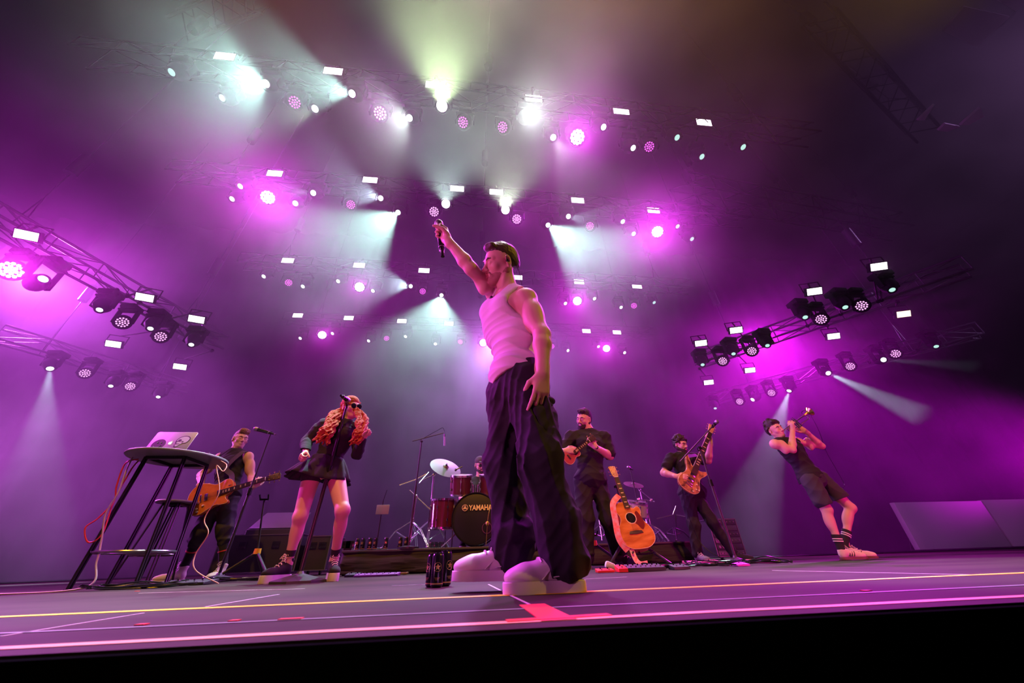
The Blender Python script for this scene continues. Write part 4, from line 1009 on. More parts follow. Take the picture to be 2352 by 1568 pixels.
# ---- electric guitarist
def guitarist():
    Y = 5.0; P = lambda x, y, dy=0: V3(atY(x, y, Y+dy))
    root = empty('person', (-2.75, Y, 0), 'guitarist in sleeveless black shirt and white high top shoes playing an orange electric guitar', 'person')
    J = joints(head=P(552, 1009, 0), hip=P(516, 1132), neck=P(541, 1034), shL=P(570, 1049, -0.03), shR=P(505, 1051, 0.04),
        elL=P(578, 1098, -0.02), wrL=P(582, 1117, -0.26), elR=P(462, 1090, 0.05), wrR=P(462, 1116, -0.19),
        hiL=P(527, 1142), hiR=P(503, 1142), knL=P(516, 1214, -0.05), knR=P(462, 1218, -0.1), anL=P(512, 1300, 0), anR=P(423, 1300, 0), cf=nrm((0.10, -1, 0)))
    J['anL'][2] = max(J['anL'][2], 0.1); J['anR'][2] = max(J['anR'][2], 0.1)
    S = Soft(0.006); lat, up, fr, mid, ch = torso(S, J, 0, 1.0)
    for s in 'LR': arm(S, J, s); leg(S, J, s)
    S.cap(J['neck']-up*0.02, J['head']-V3((0, 0, 0.06)), 0.060, 0.056, 0.03)
    L, B = head(S, J['head'], imgdir(J['head'], 0.30, 0.10, 0.93), imgdir(J['head'], 0.22, 0.97, 0.05), 1.0)
    hand(S, J['wrL'], nrm(imgdir(J['wrL'], 0.35, 0.55, 0.0)), imgdir(J['wrL'], 0.1, 0.2, -1), 'L', curl=(50, 60, 35), thumb=0.6)
    hand(S, J['wrR'], imgdir(J['wrR'], 0.85, -0.35, 0.1), imgdir(J['wrR'], -0.1, -0.2, -1), 'R', curl=(38, 45, 30), thumb=0.4)
    for s in 'LR': foot(S, J['an'+s], (0, -1, 0))
    S.mesh('body', SKIN, root)
    short_hair(L, B, 1.0, root, HAIR_BL, 0.032, 0.016, 0.004, 9, 0.0, forehead=0.035); brows(L, 1, root, HAIR_BL)
    tee(J, 0.014, seed=3, parent=root, m=BLK2, sleeveless=True, name='sleeveless_shirt', amp=0.006, hem=0.12)
    t = trousers(J, 0.100, 0.088, 0.070, 0.009, 5, DENIM, root, end=0.34, cuff=0.035, name='cropped_trousers')
    lg = Soft(0.006)
    for s in 'LR': lg.cap(J['kn'+s]+(J['an'+s]-J['kn'+s])*0.2, J['an'+s], 0.056, 0.042, 0.02)
    for s in 'LR':
        q = Soft(0.006).cap(J['kn'+s]+(J['an'+s]-J['kn'+s])*0.2, J['an'+s], 0.058, 0.041, 0.02); lo = q.mesh('legging', BLK2, root)
        u = nrm(J['kn'+s]-J['an'+s]); MB().lathe([(0.05, 0), (0.0535, 0.0), (0.0535, 0.012), (0.05, 0.012)], aim_mat(Vector(J['an'+s]+u*0.15), Vector(u)), 20).build('stripe', mat('red_trim', (0.6, 0.05, 0.05), 0.7), lo)
    WC = mat('white_canvas', (0.66, 0.63, 0.58), 0.8)
    shoe_under(root, J['anL'], (0.05, -1), 0.285, 0.025, M_WHITE, WC, M_WHITE, 0.05)
    shoe_under(root, J['anR'], (-0.75, -0.66), 0.285, 0.025, M_WHITE, WC, M_WHITE, 0.05)
    return J
JG = guitarist()

# ---- ukulele player
def ukulele_player():
    Y = 4.25; P = lambda x, y, dy=0: V3(atY(x, y, Y+dy))
    root = empty('person', (1.25, Y, 0), 'bearded ukulele player in loose black t-shirt with wristwatch looking left', 'person')
    J = joints(head=P(1341, 962), hip=P(1357, 1100), neck=P(1353, 989, 0.03), shL=P(1388, 1005, 0.0), shR=P(1312, 1005, 0.02),
        elL=P(1401, 1047, -0.02), wrL=P(1369, 1027, -0.23), elR=P(1289, 1041, 0.0), wrR=P(1297, 1036, -0.24),
        hiL=P(1374, 1112), hiR=P(1338, 1112), knL=P(1397, 1192, -0.03), knR=P(1345, 1190, -0.02), anL=P(1424, 1278, 0.05), anR=P(1349, 1286, 0.0), cf=nrm((-0.12, -1, 0)))
    J['anL'][2] = max(J['anL'][2], 0.1); J['anR'][2] = max(J['anR'][2], 0.1)
    S = Soft(0.0055); lat, up, fr, mid, ch = torso(S, J, 0.0, 1.0, 1.08, belly=0.02)
    for s in 'LR': arm(S, J, s, w=1.12); leg(S, J, s, w=1.05)
    S.cap(J['neck']-up*0.02, J['head']-V3((-0.01, 0, 0.06)), 0.066, 0.060, 0.03)
    L, B = head(S, J['head'], imgdir(J['head'], -0.55, -0.10, 0.83), imgdir(J['head'], -0.02, 0.98, 0.12), 1.04)
    hand(S, J['wrL'], imgdir(J['wrL'], -0.80, 0.62, 0.1), imgdir(J['wrL'], 0.2, 0.3, -1), 'L', curl=(40, 45, 30), thumb=0.7, sc=1.0)
    hand(S, J['wrR'], imgdir(J['wrR'], 0.85, 0.1, 0.15), imgdir(J['wrR'], 0, -0.3, -1), 'R', curl=(35, 45, 30), thumb=0.4)
    for s in 'LR': foot(S, J['an'+s], (0, -1, 0))
    S.mesh('body', SKIN, root)
    short_hair(L, B, 1.04, root, HAIR_DK, 0.018, 0.012, 0.003, 12, 0.0); beard(L, B, 1.04, root, HAIR_DK, 0.012, 0.002, 0.008); brows(L, 1.1, root, HAIR_DK)
    tee(J, 0.022, 1.0, 1.1, 0.03, 0.80, 0.13, 0.008, 7, BLK, root, armw=1.12, nk_z=0.03)
    trousers(J, 0.108, 0.095, 0.080, 0.009, 3, BLK, root, w=1.0, dep=1.1, cuff=0.03)
    d = nrm(J['wrL']-J['elL']); M = aim_mat(Vector(J['wrL']-d*0.02), Vector(d))
    wt = MB().lathe([(0.033, -0.011), (0.0355, -0.010), (0.0355, 0.010), (0.033, 0.011)], M, 22).build('watch_strap', GLOSS, root)
    o = imgdir(J['wrL'], -0.1, 0.15, 1); MB().lathe([(0, 0.012), (0.019, 0.011), (0.021, 0.006), (0.021, 0), (0, 0)], aim_mat(Vector(J['wrL']-d*0.02+o*0.032), Vector(o)), 20).build('watch_case', mat('dark_steel', (0.1, 0.1, 0.12), 0.25, 0.9), wt)
    TN = mat('tan_rubber', (0.62, 0.55, 0.38), 0.6)
    shoe_under(root, J['anR'], (-0.35, -0.94), 0.29, 0.03, TN, BLK, mat('pale_laces', (0.55, 0.52, 0.45), 0.8), 0.0)
    shoe_under(root, J['anL'], (0.55, -0.84), 0.29, 0.03, TN, BLK, mat('pale_laces', (0.55, 0.52, 0.45), 0.8), 0.0)
    return J
JU = ukulele_player()

# ---- bass player
def bassist():
    Y = 5.15; P = lambda x, y, dy=0: V3(atY(x, y, Y+dy))
    root = empty('person', (2.95, Y, 0), 'bass player with curly dark hair and full beard in black t-shirt', 'person')
    J = joints(head=P(1563, 1020), hip=P(1590, 1130), neck=P(1566, 1044, 0.03), shL=P(1597, 1051, 0.03), shR=P(1541, 1052, -0.02),
        elL=P(1627, 1058, -0.10), wrL=P(1632, 1016, -0.26), elR=P(1524, 1086, -0.02), wrR=P(1556, 1094, -0.26),
        hiL=P(1601, 1142), hiR=P(1578, 1142), knL=P(1636, 1198, -0.03), knR=P(1594, 1206, -0.02), anL=P(1684, 1270, 0.0), anR=P(1602, 1277, 0.0), cf=nrm((0.18, -1, 0)))
    J['anL'][2] = max(J['anL'][2], 0.1); J['anR'][2] = max(J['anR'][2], 0.09)
    S = Soft(0.006); lat, up, fr, mid, ch = torso(S, J, 0.004, 1.05, 1.1, belly=0.03)
    for s in 'LR': arm(S, J, s, w=1.1); leg(S, J, s, w=1.0)
    S.cap(J['neck']-up*0.02, J['head']-V3((0, 0, 0.06)), 0.062, 0.058, 0.03)
    L, B = head(S, J['head'], imgdir(J['head'], 0.72, -0.10, 0.66), imgdir(J['head'], 0.03, 0.98, 0.08), 1.0)
    hand(S, J['wrL'], imgdir(J['wrL'], -0.15, 0.9, 0.1), imgdir(J['wrL'], -0.4, 0.2, -1), 'L', curl=(45, 50, 30), thumb=0.6)
    hand(S, J['wrR'], imgdir(J['wrR'], 0.9, 0.0, 0.1), imgdir(J['wrR'], 0, -0.3, -1), 'R', curl=(30, 45, 30), thumb=0.4)
    for s in 'LR': foot(S, J['an'+s], (0, -1, 0))
    S.mesh('body', SKIN, root)
    short_hair(L, B, 1.03, root, HAIR_DK, 0.012, 0.02, 0.004, 21, 0.02, curls=90, forehead=0.03); beard(L, B, 1.0, root, HAIR_DK, 0.020, 0.003, 0.030); brows(L, 1.2, root, HAIR_DK)
    tee(J, 0.018, 1.06, 1.12, 0.035, 0.55, 0.10, 0.007, 17, BLK, root, armw=1.08)
    trousers(J, 0.100, 0.080, 0.062, 0.008, 13, BLK, root, w=1.04, dep=1.1)
    d = nrm(J['wrR']-J['elR']); MB().lathe([(0.031, -0.008), (0.0345, -0.007), (0.0345, 0.007), (0.031, 0.008)], aim_mat(Vector(J['wrR']-d*0.03), Vector(d)), 18).build('wristband', mat('red_band', (0.7, 0.04, 0.06), 0.6), root)
    a, b = J['shR'], J['elR']; u = nrm(b-a)
    for t in (0.62, 0.72): MB().lathe([(0.046, 0), (0.0515, 0), (0.0515, 0.012), (0.046, 0.012)], aim_mat(Vector(a+u*0.29*t), Vector(u)), 22).build('tattoo_band', mat('tattoo_ink', (0.05, 0.03, 0.03), 0.6), root)
    GM = mat('gum_rubber', (0.42, 0.30, 0.16), 0.6)
    shoe_under(root, J['anR'], (0.1, -1), 0.28, 0.026, M_WHITE, mat('grey_suede', (0.2, 0.2, 0.22), 0.9), M_WHITE)
    shoe_under(root, J['anL'], (0.80, -0.6), 0.28, 0.026, GM, BLK, BLK2, roll=0.0)
    return J
JB = bassist()

# ---- trumpeter
def trumpeter():
    Y = 4.3; P = lambda x, y, dy=0: V3(atY(x, y, Y+dy))
    root = empty('person', (4.1, Y, 0), 'trumpet player leaning far back in black tank top, shorts and striped socks', 'person')
    J = joints(head=P(1779, 986), hip=P(1862, 1094), neck=P(1793, 1009, 0.02), shL=P(1830, 1014, 0.13), shR=P(1780, 1020, -0.11),
        elL=P(1887, 1024, 0.06), wrL=P(1851, 991, -0.02), elR=P(1820, 1033, -0.16), wrR=P(1820, 988, -0.12),
        hiL=P(1884, 1098, 0.07), hiR=P(1862, 1104, -0.07), knL=P(1953, 1166, 0.03), knR=P(1898, 1170, -0.10), anL=P(1941, 1243, 0.10), anR=P(1931, 1258, -0.08), cf=nrm((0.80, -0.55, 0.45)))
    S = Soft(0.0055); lat, up, fr, mid, ch = torso(S, J, 0, 0.96)
    for s in 'LR': arm(S, J, s, w=0.98); leg(S, J, s, w=0.95, fwd=nrm((0.85, -0.3, 0.2)))
    S.cap(J['neck']-up*0.02, J['head']-up*0.05, 0.060, 0.056, 0.03)
    hf = imgdir(J['head'], 0.72, 0.18, 0.66); hu = imgdir(J['head'], -0.35, 0.93, 0.0)
    L, B = head(S, J['head'], hf, hu, 1.0)
    tm = V3(atY(1799, 988, Y-0.10)); tb = V3(atY(1866, 940, Y-0.24)); td = nrm(tb-tm)
    hand(S, J['wrR'], imgdir(J['wrR'], -0.05, 1, 0.0), imgdir(J['wrR'], 0.5, 0, -1), 'R', curl=(40, 60, 35), thumb=0.6)
    hand(S, J['wrL'], imgdir(J['wrL'], -0.75, 0.6, 0.0), imgdir(J['wrL'], -0.3, 0.1, 0.9), 'L', curl=(45, 60, 40), thumb=0.6)
    for s in 'LR': foot(S, J['an'+s], (1, -0.3, 0))
    S.mesh('body', SKIN, root)
    short_hair(L, B, 1.0, root, HAIR_DK, 0.02, 0.016, 0.004, 31, 0.0, curls=20); brows(L, 1, root, HAIR_DK)
    tee(J, 0.012, 0.98, 1.0, 0, seed=23, parent=root, m=BLK, sleeveless=True, name='tank_top', amp=0.007, hem=0.045, nk_z=0.01)
    C = Soft(0.0055)
    hl = nrm(J['hiL']-J['hiR'])
    hl = nrm(hl-up*(hl@up)); C.ell(J['hip'], (0.170, 0.135, 0.13), (hl, fr, up), 0.04); C.ell(J['hip']-up*0.07, (0.12, 0.125, 0.10), (hl, fr, up), 0.05)
    for s in 'LR': C.cap(J['hi'+s], J['hi'+s]+(J['kn'+s]-J['hi'+s])*0.74, 0.102, 0.100, 0.03)
    C.disp(folds(0.007, 16, 4))
    o = (J['hiL']+J['hiR']+J['knL']*2.0+J['knR']*2.0)/6+nrm(J['knL']+J['knR']-J['hiL']-J['hiR'])*0.04
    C.cut(o, nrm(J['knL']+J['knR']-J['hiL']-J['hiR'])); C.cut(J['hip']+up*0.09, up)
    C.mesh('shorts', DENIM, root)
    WB = mat('white_band', (0.75, 0.73, 0.72), 0.8); GUM = mat('gum_sole', (0.16, 0.08, 0.05), 0.6); ST = mat('navy_stripe', (0.02, 0.02, 0.04), 0.6)
    SH = mat('cream_suede', (0.72, 0.66, 0.56), 0.75)
    sock(root, J['anR'], J['knR'], 0.13, BLK2, WB, 0.042); sock(root, J['anL'], J['knL'], 0.13, BLK2, WB, 0.042)
    shoe_under(root, J['anR'], (0.98, -0.18), 0.285, 0.024, GUM, SH, SH, 0, stripes=ST)
    shoe_under(root, J['anL'], (0.80, -0.6), 0.285, 0.024, GUM, SH, SH, 0, stripes=ST)
    return J, tm, td
JT, TM, TD = trumpeter()

# ---- drummer
def drummer():
    Y = 5.95; P = lambda x, y, dy=0: V3(atY(x, y, Y+dy))
    root = empty('person', (0.3, Y, 0.25), 'drummer in dark cap and sleeveless top seated behind the drum kit', 'person')
    hd = P(1103, 1068); nk = hd-V3((0, -0.03, 0.20))
    J = joints(head=hd, neck=nk, hip=nk-V3((0, -0.04, 0.50)), shL=nk+V3((0.18, 0, -0.06)), shR=nk+V3((-0.18, 0, -0.06)), elL=nk+V3((0.27, -0.08, -0.30)), wrL=nk+V3((0.18, -0.30, -0.36)),
        elR=nk+V3((-0.28, -0.08, -0.30)), wrR=nk+V3((-0.20, -0.30, -0.34)), hiL=nk+V3((0.10, 0.03, -0.55)), hiR=nk+V3((-0.10, 0.03, -0.55)), knL=nk+V3((0.26, -0.36, -0.54)), knR=nk+V3((-0.26, -0.36, -0.54)),
        anL=nk+V3((0.25, -0.34, -0.54)), anR=nk+V3((-0.22, -0.40, -0.54)), cf=(0, -1, 0))
    J['anL'][2] = J['anR'][2] = 0.28+0.11
    S = Soft(0.007); lat, up, fr, mid, ch = torso(S, J, 0, 1.0)
    for s in 'LR': arm(S, J, s); leg(S, J, s)
    S.cap(J['neck']-up*0.02, J['head']-V3((0, 0, 0.06)), 0.062, 0.058, 0.03)
    L, B = head(S, J['head'], imgdir(J['head'], 0.35, -0.15, 0.93), imgdir(J['head'], 0.02, 1, 0), 1.02)
    hand(S, J['wrL'], (-0.2, -1, 0.1), (0, 0, -1), 'L', curl=(60, 75, 50)); hand(S, J['wrR'], (0.2, -1, 0.1), (0, 0, -1), 'R', curl=(60, 75, 50))
    S.mesh('body', SKIN, root)
    beard(L, B, 1.02, root, HAIR_DK, 0.009); brows(L, 1.1, root, HAIR_DK)
    C = Soft(0.006); C.ell(L(0, -0.02, 0.055), (0.086, 0.108, 0.088), B, 0.01); C.ell(L(0, 0.12, -0.02), (0.085, 0.07, 0.075), B, 0.006, 's'); C.cut(L(0, -0.04, 0.0), -B[2]-B[1]*0.0)
    C.ell(L(0, 0.11, 0.062), (0.07, 0.06, 0.010), B, 0.01); C.mesh('cap', mat('dark_cap', (0.06, 0.03, 0.05), 0.85), root)
    sunglasses(L, B, root)
    tee(J, 0.014, seed=33, parent=root, m=BLK, sleeveless=True, name='sleeveless_shirt', h=0.007)
    trousers(J, 0.10, 0.085, 0.07, 0.006, 41, BLK, root, h=0.007)
    for s in 'LR': shoe_under(root, J['an'+s], (0, -1), 0.285, 0.026, M_WHITE, BLK, BLK2, z=0.252)
    return J
JD = drummer()

# ------------------------------------------------------------------ instruments
def outline(p, n=5): return [(v.x, v.y) for v in spline([(a, b, 0) for a, b in p], n, True)]
LP = outline([(-.13, 0), (-.122, .085), (-.075, .15), (0, .167), (.065, .142), (.125, .114), (.175, .116), (.225, .136), (.272, .125), (.300, .08), (.303, .03), (.275, -.028), (.236, -.045), (.243, -.085), (.262, -.112), (.245, -.133), (.19, -.128), (.14, -.114), (.075, -.138), (0, -.167), (-.075, -.15), (-.122, -.085)])
AC = outline([(-.165, 0), (-.155, .10), (-.10, .18), (-.02, .200), (.06, .175), (.13, .130), (.18, .122), (.24, .145), (.30, .140), (.335, .09), (.342, .03), (.325, -.022), (.270, -.035), (.255, -.07), (.275, -.110), (.262, -.138), (.22, -.142), (.17, -.122), (.12, -.132), (.05, -.178), (-.02, -.200), (-.10, -.18), (-.155, -.10)])
UK = outline([(-.075, 0), (-.068, .055), (-.03, .090), (.02, .085), (.06, .062), (.09, .056), (.13, .068), (.158, .045), (.165, 0), (.158, -.045), (.13, -.068), (.09, -.056), (.06, -.062), (.02, -.085), (-.03, -.090), (-.068, -.055)])
BS = outline([(-.115, 0), (-.105, .085), (-.05, .140), (.03, .135), (.11, .098), (.17, .100), (.24, .140), (.315, .172), (.335, .160), (.295, .115), (.245, .065), (.225, .035), (.225, -.035), (.235, -.085), (.275, -.150), (.262, -.165), (.20, -.140), (.14, -.105), (.07, -.115), (.0, -.145), (-.06, -.135), (-.105, -.085)])
WOODS = dict(orange=mat('sunburst_maple', (0.62, 0.20, 0.035), 0.22, var=(9, 0.7, (0.40, 0.10, 0.02), (1, 6, 1)), coat=0.6),
    koa=mat('golden_koa', (0.66, 0.27, 0.05), 0.25, var=(7, 0.9, (0.42, 0.13, 0.02), (0.6, 8, 1)), coat=0.5),
    uke=mat('mahogany', (0.36, 0.12, 0.05), 0.3, coat=0.5), bass=mat('spalted_maple', (0.60, 0.30, 0.10), 0.28, var=(13, 1.0, (0.07, 0.03, 0.02)), coat=0.5),
    neck=mat('neck_wood', (0.30, 0.14, 0.06), 0.4), board=mat('rosewood', (0.05, 0.025, 0.018), 0.5), spruce=mat('light_headstock_wood', (0.62, 0.40, 0.16), 0.35), pearl=mat('pearl_inlay', (0.75, 0.68, 0.40), 0.3), bone=mat('bone', (0.8, 0.76, 0.66), 0.5), guard=mat('tortoise_guard', (0.16, 0.02, 0.02), 0.25, coat=0.5), cream=mat('cream_binding', (0.75, 0.62, 0.35), 0.4))
def guitar(name, label, cat, o, t, n, shape, depth, scale, wood, neck_w=(0.052, 0.043), head='sym', nt=6, acoustic=False, pick=(), k=1.0, joint=0.30, headwood='board', nfret=20, guard=False):
    """o: bridge point, t: direction to the headstock, n: direction the face looks"""
    t = nrm(t); n = V3(n); n = nrm(n-t*(n@t)); y = np.cross(n, t); M = basis(t, y, n, o)
    if cat: root = empty(name, Vector(o), label, cat)
    sh = [(a*k, b*k) for a, b in shape]; f = depth/2
    W = WOODS
    bd = MB().prism(sh, depth, M @ Matrix.Translation((0, 0, -f)), bevel=0.006).build('body', wood, root)
    # binding along the rim
    MB().tube([M @ Vector((a*0.995, b*0.995, -0.002)) for a, b in sh], 0.0028, 5, True).build('binding', W['cream'], bd)
    nutx = scale*k if not acoustic else scale*k
    j = joint*k; zf = 0.012
    MB().prism([(j-0.02, -neck_w[0]/2), (nutx, -neck_w[1]/2), (nutx, neck_w[1]/2), (j-0.02, neck_w[0]/2)], 0.022, M @ Matrix.Translation((0, 0, zf-0.014)), bevel=0.004).build('neck', W['neck'], root)
    fb0 = j-0.10*k if not acoustic else j-0.075*k
    fb = MB().prism([(fb0, -neck_w[0]/2-0.001), (nutx, -neck_w[1]/2), (nutx, neck_w[1]/2), (fb0, neck_w[0]/2+0.001)], 0.007, M @ Matrix.Translation((0, 0, zf))).build('fingerboard', W['board'], root)
    mb = MB(); 
    for i in range(1, nfret+1):
        x = nutx-(nutx)*(1-2**(-i/12))
        if x < fb0+0.003: break
        ww = neck_w[1]+(neck_w[0]-neck_w[1])*(nutx-x)/(nutx-fb0)
        mb.box(M @ Vector((x, 0, zf+0.0038)), (0.0022, ww, 0.002), M.to_3x3())
    mb.build('frets', CHROME, fb)
    mb = MB()
    for i in (3, 5, 7, 9, 12, 15, 17, 19):
        x = nutx-nutx*(1-(2**(-i/12)+2**(-(i-1)/12))/2)
        if x < fb0+0.01: break
        mb.box(M @ Vector((x, 0, zf+0.0036)), (0.012*k, neck_w[0]*0.55, 0.001), M.to_3x3())
    mb.build('inlays', W['pearl'], fb)
    MB().box(M @ Vector((nutx+0.002, 0, zf+0.002)), (0.005, neck_w[1], 0.009), M.to_3x3()).build('nut', W['bone'], root)
    hl = (0.16 if nt == 6 else 0.17 if nt == 5 else 0.10)*(1 if k > 0.9 else 1)
    hw = neck_w[1]/2
    HM = M @ Matrix.Translation((nutx, 0, zf-0.008)) @ Matrix.Rotation(R(12), 4, 'Y')
    hp = [(0.0, -hw), (0.03*hl/0.16, -hw-0.012), (hl*0.95, -hw-0.020), (hl, -hw*0.5), (hl*0.96, 0), (hl, hw*0.5), (hl*0.95, hw+0.020), (0.03*hl/0.16, hw+0.012), (0, hw)]
    hd = MB().prism(hp, 0.014, HM, bevel=0.002).build('headstock', W[headwood], root)
    ntn = nt//2 if head == 'sym' else nt
    for i in range(ntn):
        for s in ((-1, 1) if head == 'sym' else (1,)):
            x = hl*(0.25+0.62*i/max(1, ntn-1)); mb = MB()
            mb.cyl(HM @ Vector((x, s*(hw+0.002), 0.004)), HM @ Vector((x, s*(hw+0.002), 0.018)), 0.004, seg=8)
            mb.cyl(HM @ Vector((x, s*(hw+0.010), -0.006)), HM @ Vector((x, s*(hw+0.034), -0.006)), 0.0022, seg=6)
            mb.sph(HM @ Vector((x, s*(hw+0.038), -0.006)), 0.009, (0.9, 0.5, 0.7), HM.to_3x3(), 8, 6)
            mb.build('tuner', GOLD if wood != W['uke'] else CHROME, hd)
    ns = nt
    mb = MB()
    for i in range(ns):
        u = (i/(ns-1)-0.5)
        mb.tube([M @ Vector((0.0, u*neck_w[0]*0.95, 0.016)), M @ Vector((nutx, u*neck_w[1]*0.8, zf+0.006)), HM @ Vector((hl*(0.3+0.4*abs(u)), u*neck_w[1]*1.2, 0.012))], 0.0009, 4)
    mb.build('strings', CHROME, root)
    if acoustic:
        hx = 0.155*k if k > 0.9 else 0.095; hr = 0.051 if k > 0.9 else 0.028
        MB().lathe([(0, 0.0012), (hr, 0.001), (hr, 0), (0, 0)], M @ Matrix.Translation((hx, 0, 0)), 28).build('sound_hole', GLOSS, bd)
        MB().lathe([(hr, 0), (hr, 0.0022), (hr*1.16, 0.0022), (hr*1.16, 0)], M @ Matrix.Translation((hx, 0, 0)), 28).build('rosette', W['cream'] if k > 0.9 else GLOSS, bd)
        b = 0.16*k if k > 0.9 else 0.06
        MB().prism([(-0.012, -b/2), (0.012, -b/2+0.01), (0.016, 0), (0.012, b/2-0.01), (-0.012, b/2), (-0.018, 0)] if k > 0.9 else [(-0.007, -b/2), (0.007, -b/2), (0.007, b/2), (-0.007, b/2)], 0.009, M @ Matrix.Translation((0, 0, 0.005)), bevel=0.002).build('bridge', W['board'], root)
        if guard: MB().prism(outline([(0.02, -0.085), (0.08, -0.125), (0.17, -0.105), (0.205, -0.085), (0.19, -0.060), (0.150, -0.062), (0.11, -0.045), (0.095, -0.02), (0.07, -0.045)]), 0.0016, M @ Matrix.Translation((0, 0, 0.0012))).build('pickguard', W['guard'], bd)
    else:
        MB().box(M @ Vector((0, 0, 0.007)), (0.016, 0.085, 0.010), M.to_3x3(), 0.002).build('bridge', CHROME, root)
        MB().box(M @ Vector((-0.035, 0, 0.006)), (0.012, 0.095, 0.009), M.to_3x3(), 0.003).build('tailpiece', CHROME, root)
        for x in pick: MB().box(M @ Vector((x*k, 0, 0.004)), (0.036, 0.075 if nt < 7 else 0.09, 0.010), M.to_3x3(), 0.002).build('pickup', CHROME if nt == 6 else GLOSS, root)
        for x, yy in ((-0.03, -0.10), (0.03, -0.085), (-0.075, -0.075), (-0.02, -0.135))[:4]:
            MB().lathe([(0, 0.016), (0.009, 0.015), (0.012, 0.002), (0, 0.002)], M @ Matrix.Translation((x*k, yy*k, 0)), 14).build('knob', W['pearl'] if nt == 6 else GLOSS, root)
    return root, M
# electric guitar in front of the guitarist
go, gt_ = V3(atY(462, 1145, 4.72)), V3(atY(606, 1101, 4.72))
GR, GM_ = guitar('electric_guitar', 'orange single-cut electric guitar held by the guitarist behind the high table', 'guitar', go, gt_-go, (0.05, -1, 0.12), LP, 0.05, 0.63, WOODS['orange'], pick=(0.05, 0.17), joint=0.29, k=1.06)
def strap(pts, wdt, nn, m, parent, name='strap', rs=0.003):
    P = [Vector(p) for p in spline(pts, 8)]; mb = MB(); prev = None
    for i, p in enumerate(P):
        t = (P[min(i+1, len(P)-1)]-P[max(0, i-1)]).normalized(); s = t.cross(Vector(nn)).normalized()*wdt/2; q = Vector(nn).normalized()*rs/2
        ring = [mb.bm.verts.new(p+s+q), mb.bm.verts.new(p-s+q), mb.bm.verts.new(p-s-q), mb.bm.verts.new(p+s-q)]
        if prev:
            for a in range(4): mb.bm.faces.new((prev[a], prev[(a+1) % 4], ring[(a+1) % 4], ring[a]))
        prev = ring
    return mb.build(name, m, parent)
STRAP = mat('dark_strap', (0.045, 0.035, 0.05), 0.7)
lat = nrm(JG['shL']-JG['shR'])
strap([GM_ @ Vector((0.30, 0.06, 0)), JG['hip']+V3((0.10, -0.16, 0.18)), (JG['shL']+JG['shR'])/2+lat*0.06+V3((0, -0.155, -0.16)), JG['shL']-lat*0.045+V3((0, -0.09, 0.035)), JG['shL']-lat*0.05+V3((0, 0.03, 0.055)), JG['shL']-lat*0.10+V3((0, 0.13, -0.10))], 0.055, (0.1, -1, 0.3), STRAP, GR)
# ukulele
uo, ut = V3(atY(1307, 1049, 3.98)), V3(atY(1362, 1005, 3.98))
guitar('ukulele', 'small ukulele held against the chest of the man in loose black t-shirt', 'ukulele', uo, ut-uo, (-0.02, -1, 0.05), UK, 0.055, 0.36, mat('ukulele_red', (0.42, 0.07, 0.10), 0.25, coat=0.6), neck_w=(0.040, 0.036), nt=4, acoustic=True, k=0.99 if False else 0.88, joint=0.165, nfret=14)
# bass
bo, bt = V3(atY(1584, 1108, 4.84)), V3(atY(1634, 985, 4.84))
BR, BM_ = guitar('bass_guitar', 'long necked bass guitar with spalted wood body and pointed horns', 'guitar', bo, bt-bo, (0.05, -1, 0.05), BS, 0.04, 0.84, WOODS['bass'], neck_w=(0.075, 0.055), nt=6, pick=(0.05, 0.12), joint=0.24, nfret=24, k=1.06, headwood='spruce')
strap([BM_ @ Vector((0.32, 0.165, 0)), JB['shL']+V3((-0.03, -0.10, 0.02)), JB['shL']+V3((-0.05, 0.03, 0.065)), JB['shL']+V3((-0.12, 0.15, -0.10))], 0.05, (0.1, -1, 0.3), STRAP, BR)
# acoustic guitar on its stand
ao, at_ = V3(atY(1461, 1222, 3.92)), V3(atY(1419, 1107, 4.08))
AR, AM_ = guitar('acoustic_guitar', 'golden acoustic guitar with cutaway leaning on a stand right of the ukulele player', 'guitar', ao, at_-ao, (-0.05, -1, 0.16), AC, 0.11, 0.645, WOODS['koa'], neck_w=(0.056, 0.045), nt=6, acoustic=True, joint=0.335, headwood='spruce', guard=True, k=0.92)
m_em = mat('embroidered_strap', (0.66, 0.42, 0.30), 0.8, var=(26, 1.0, (0.75, 0.18, 0.10)))
strap([AM_ @ Vector((0.39, 0.04, 0.0)), AM_ @ Vector((0.30, 0.145, 0.02)), AM_ @ Vector((0.14, 0.175, 0.01)), AM_ @ Vector((-0.04, 0.195, 0.0)), AM_ @ Vector((-0.15, 0.14, -0.02))], 0.062, (-0.5, -1, 0.1), m_em, AR)
strap([AM_ @ Vector((-0.14, 0.10, -0.02)), AM_ @ Vector((-0.24, 0.10, 0.0)), AM_ @ Vector((-0.29, 0.075, 0.03)), AM_ @ Vector((-0.30, 0.02, 0.06))], 0.05, (0, -1, 0.2), m_em, AR)
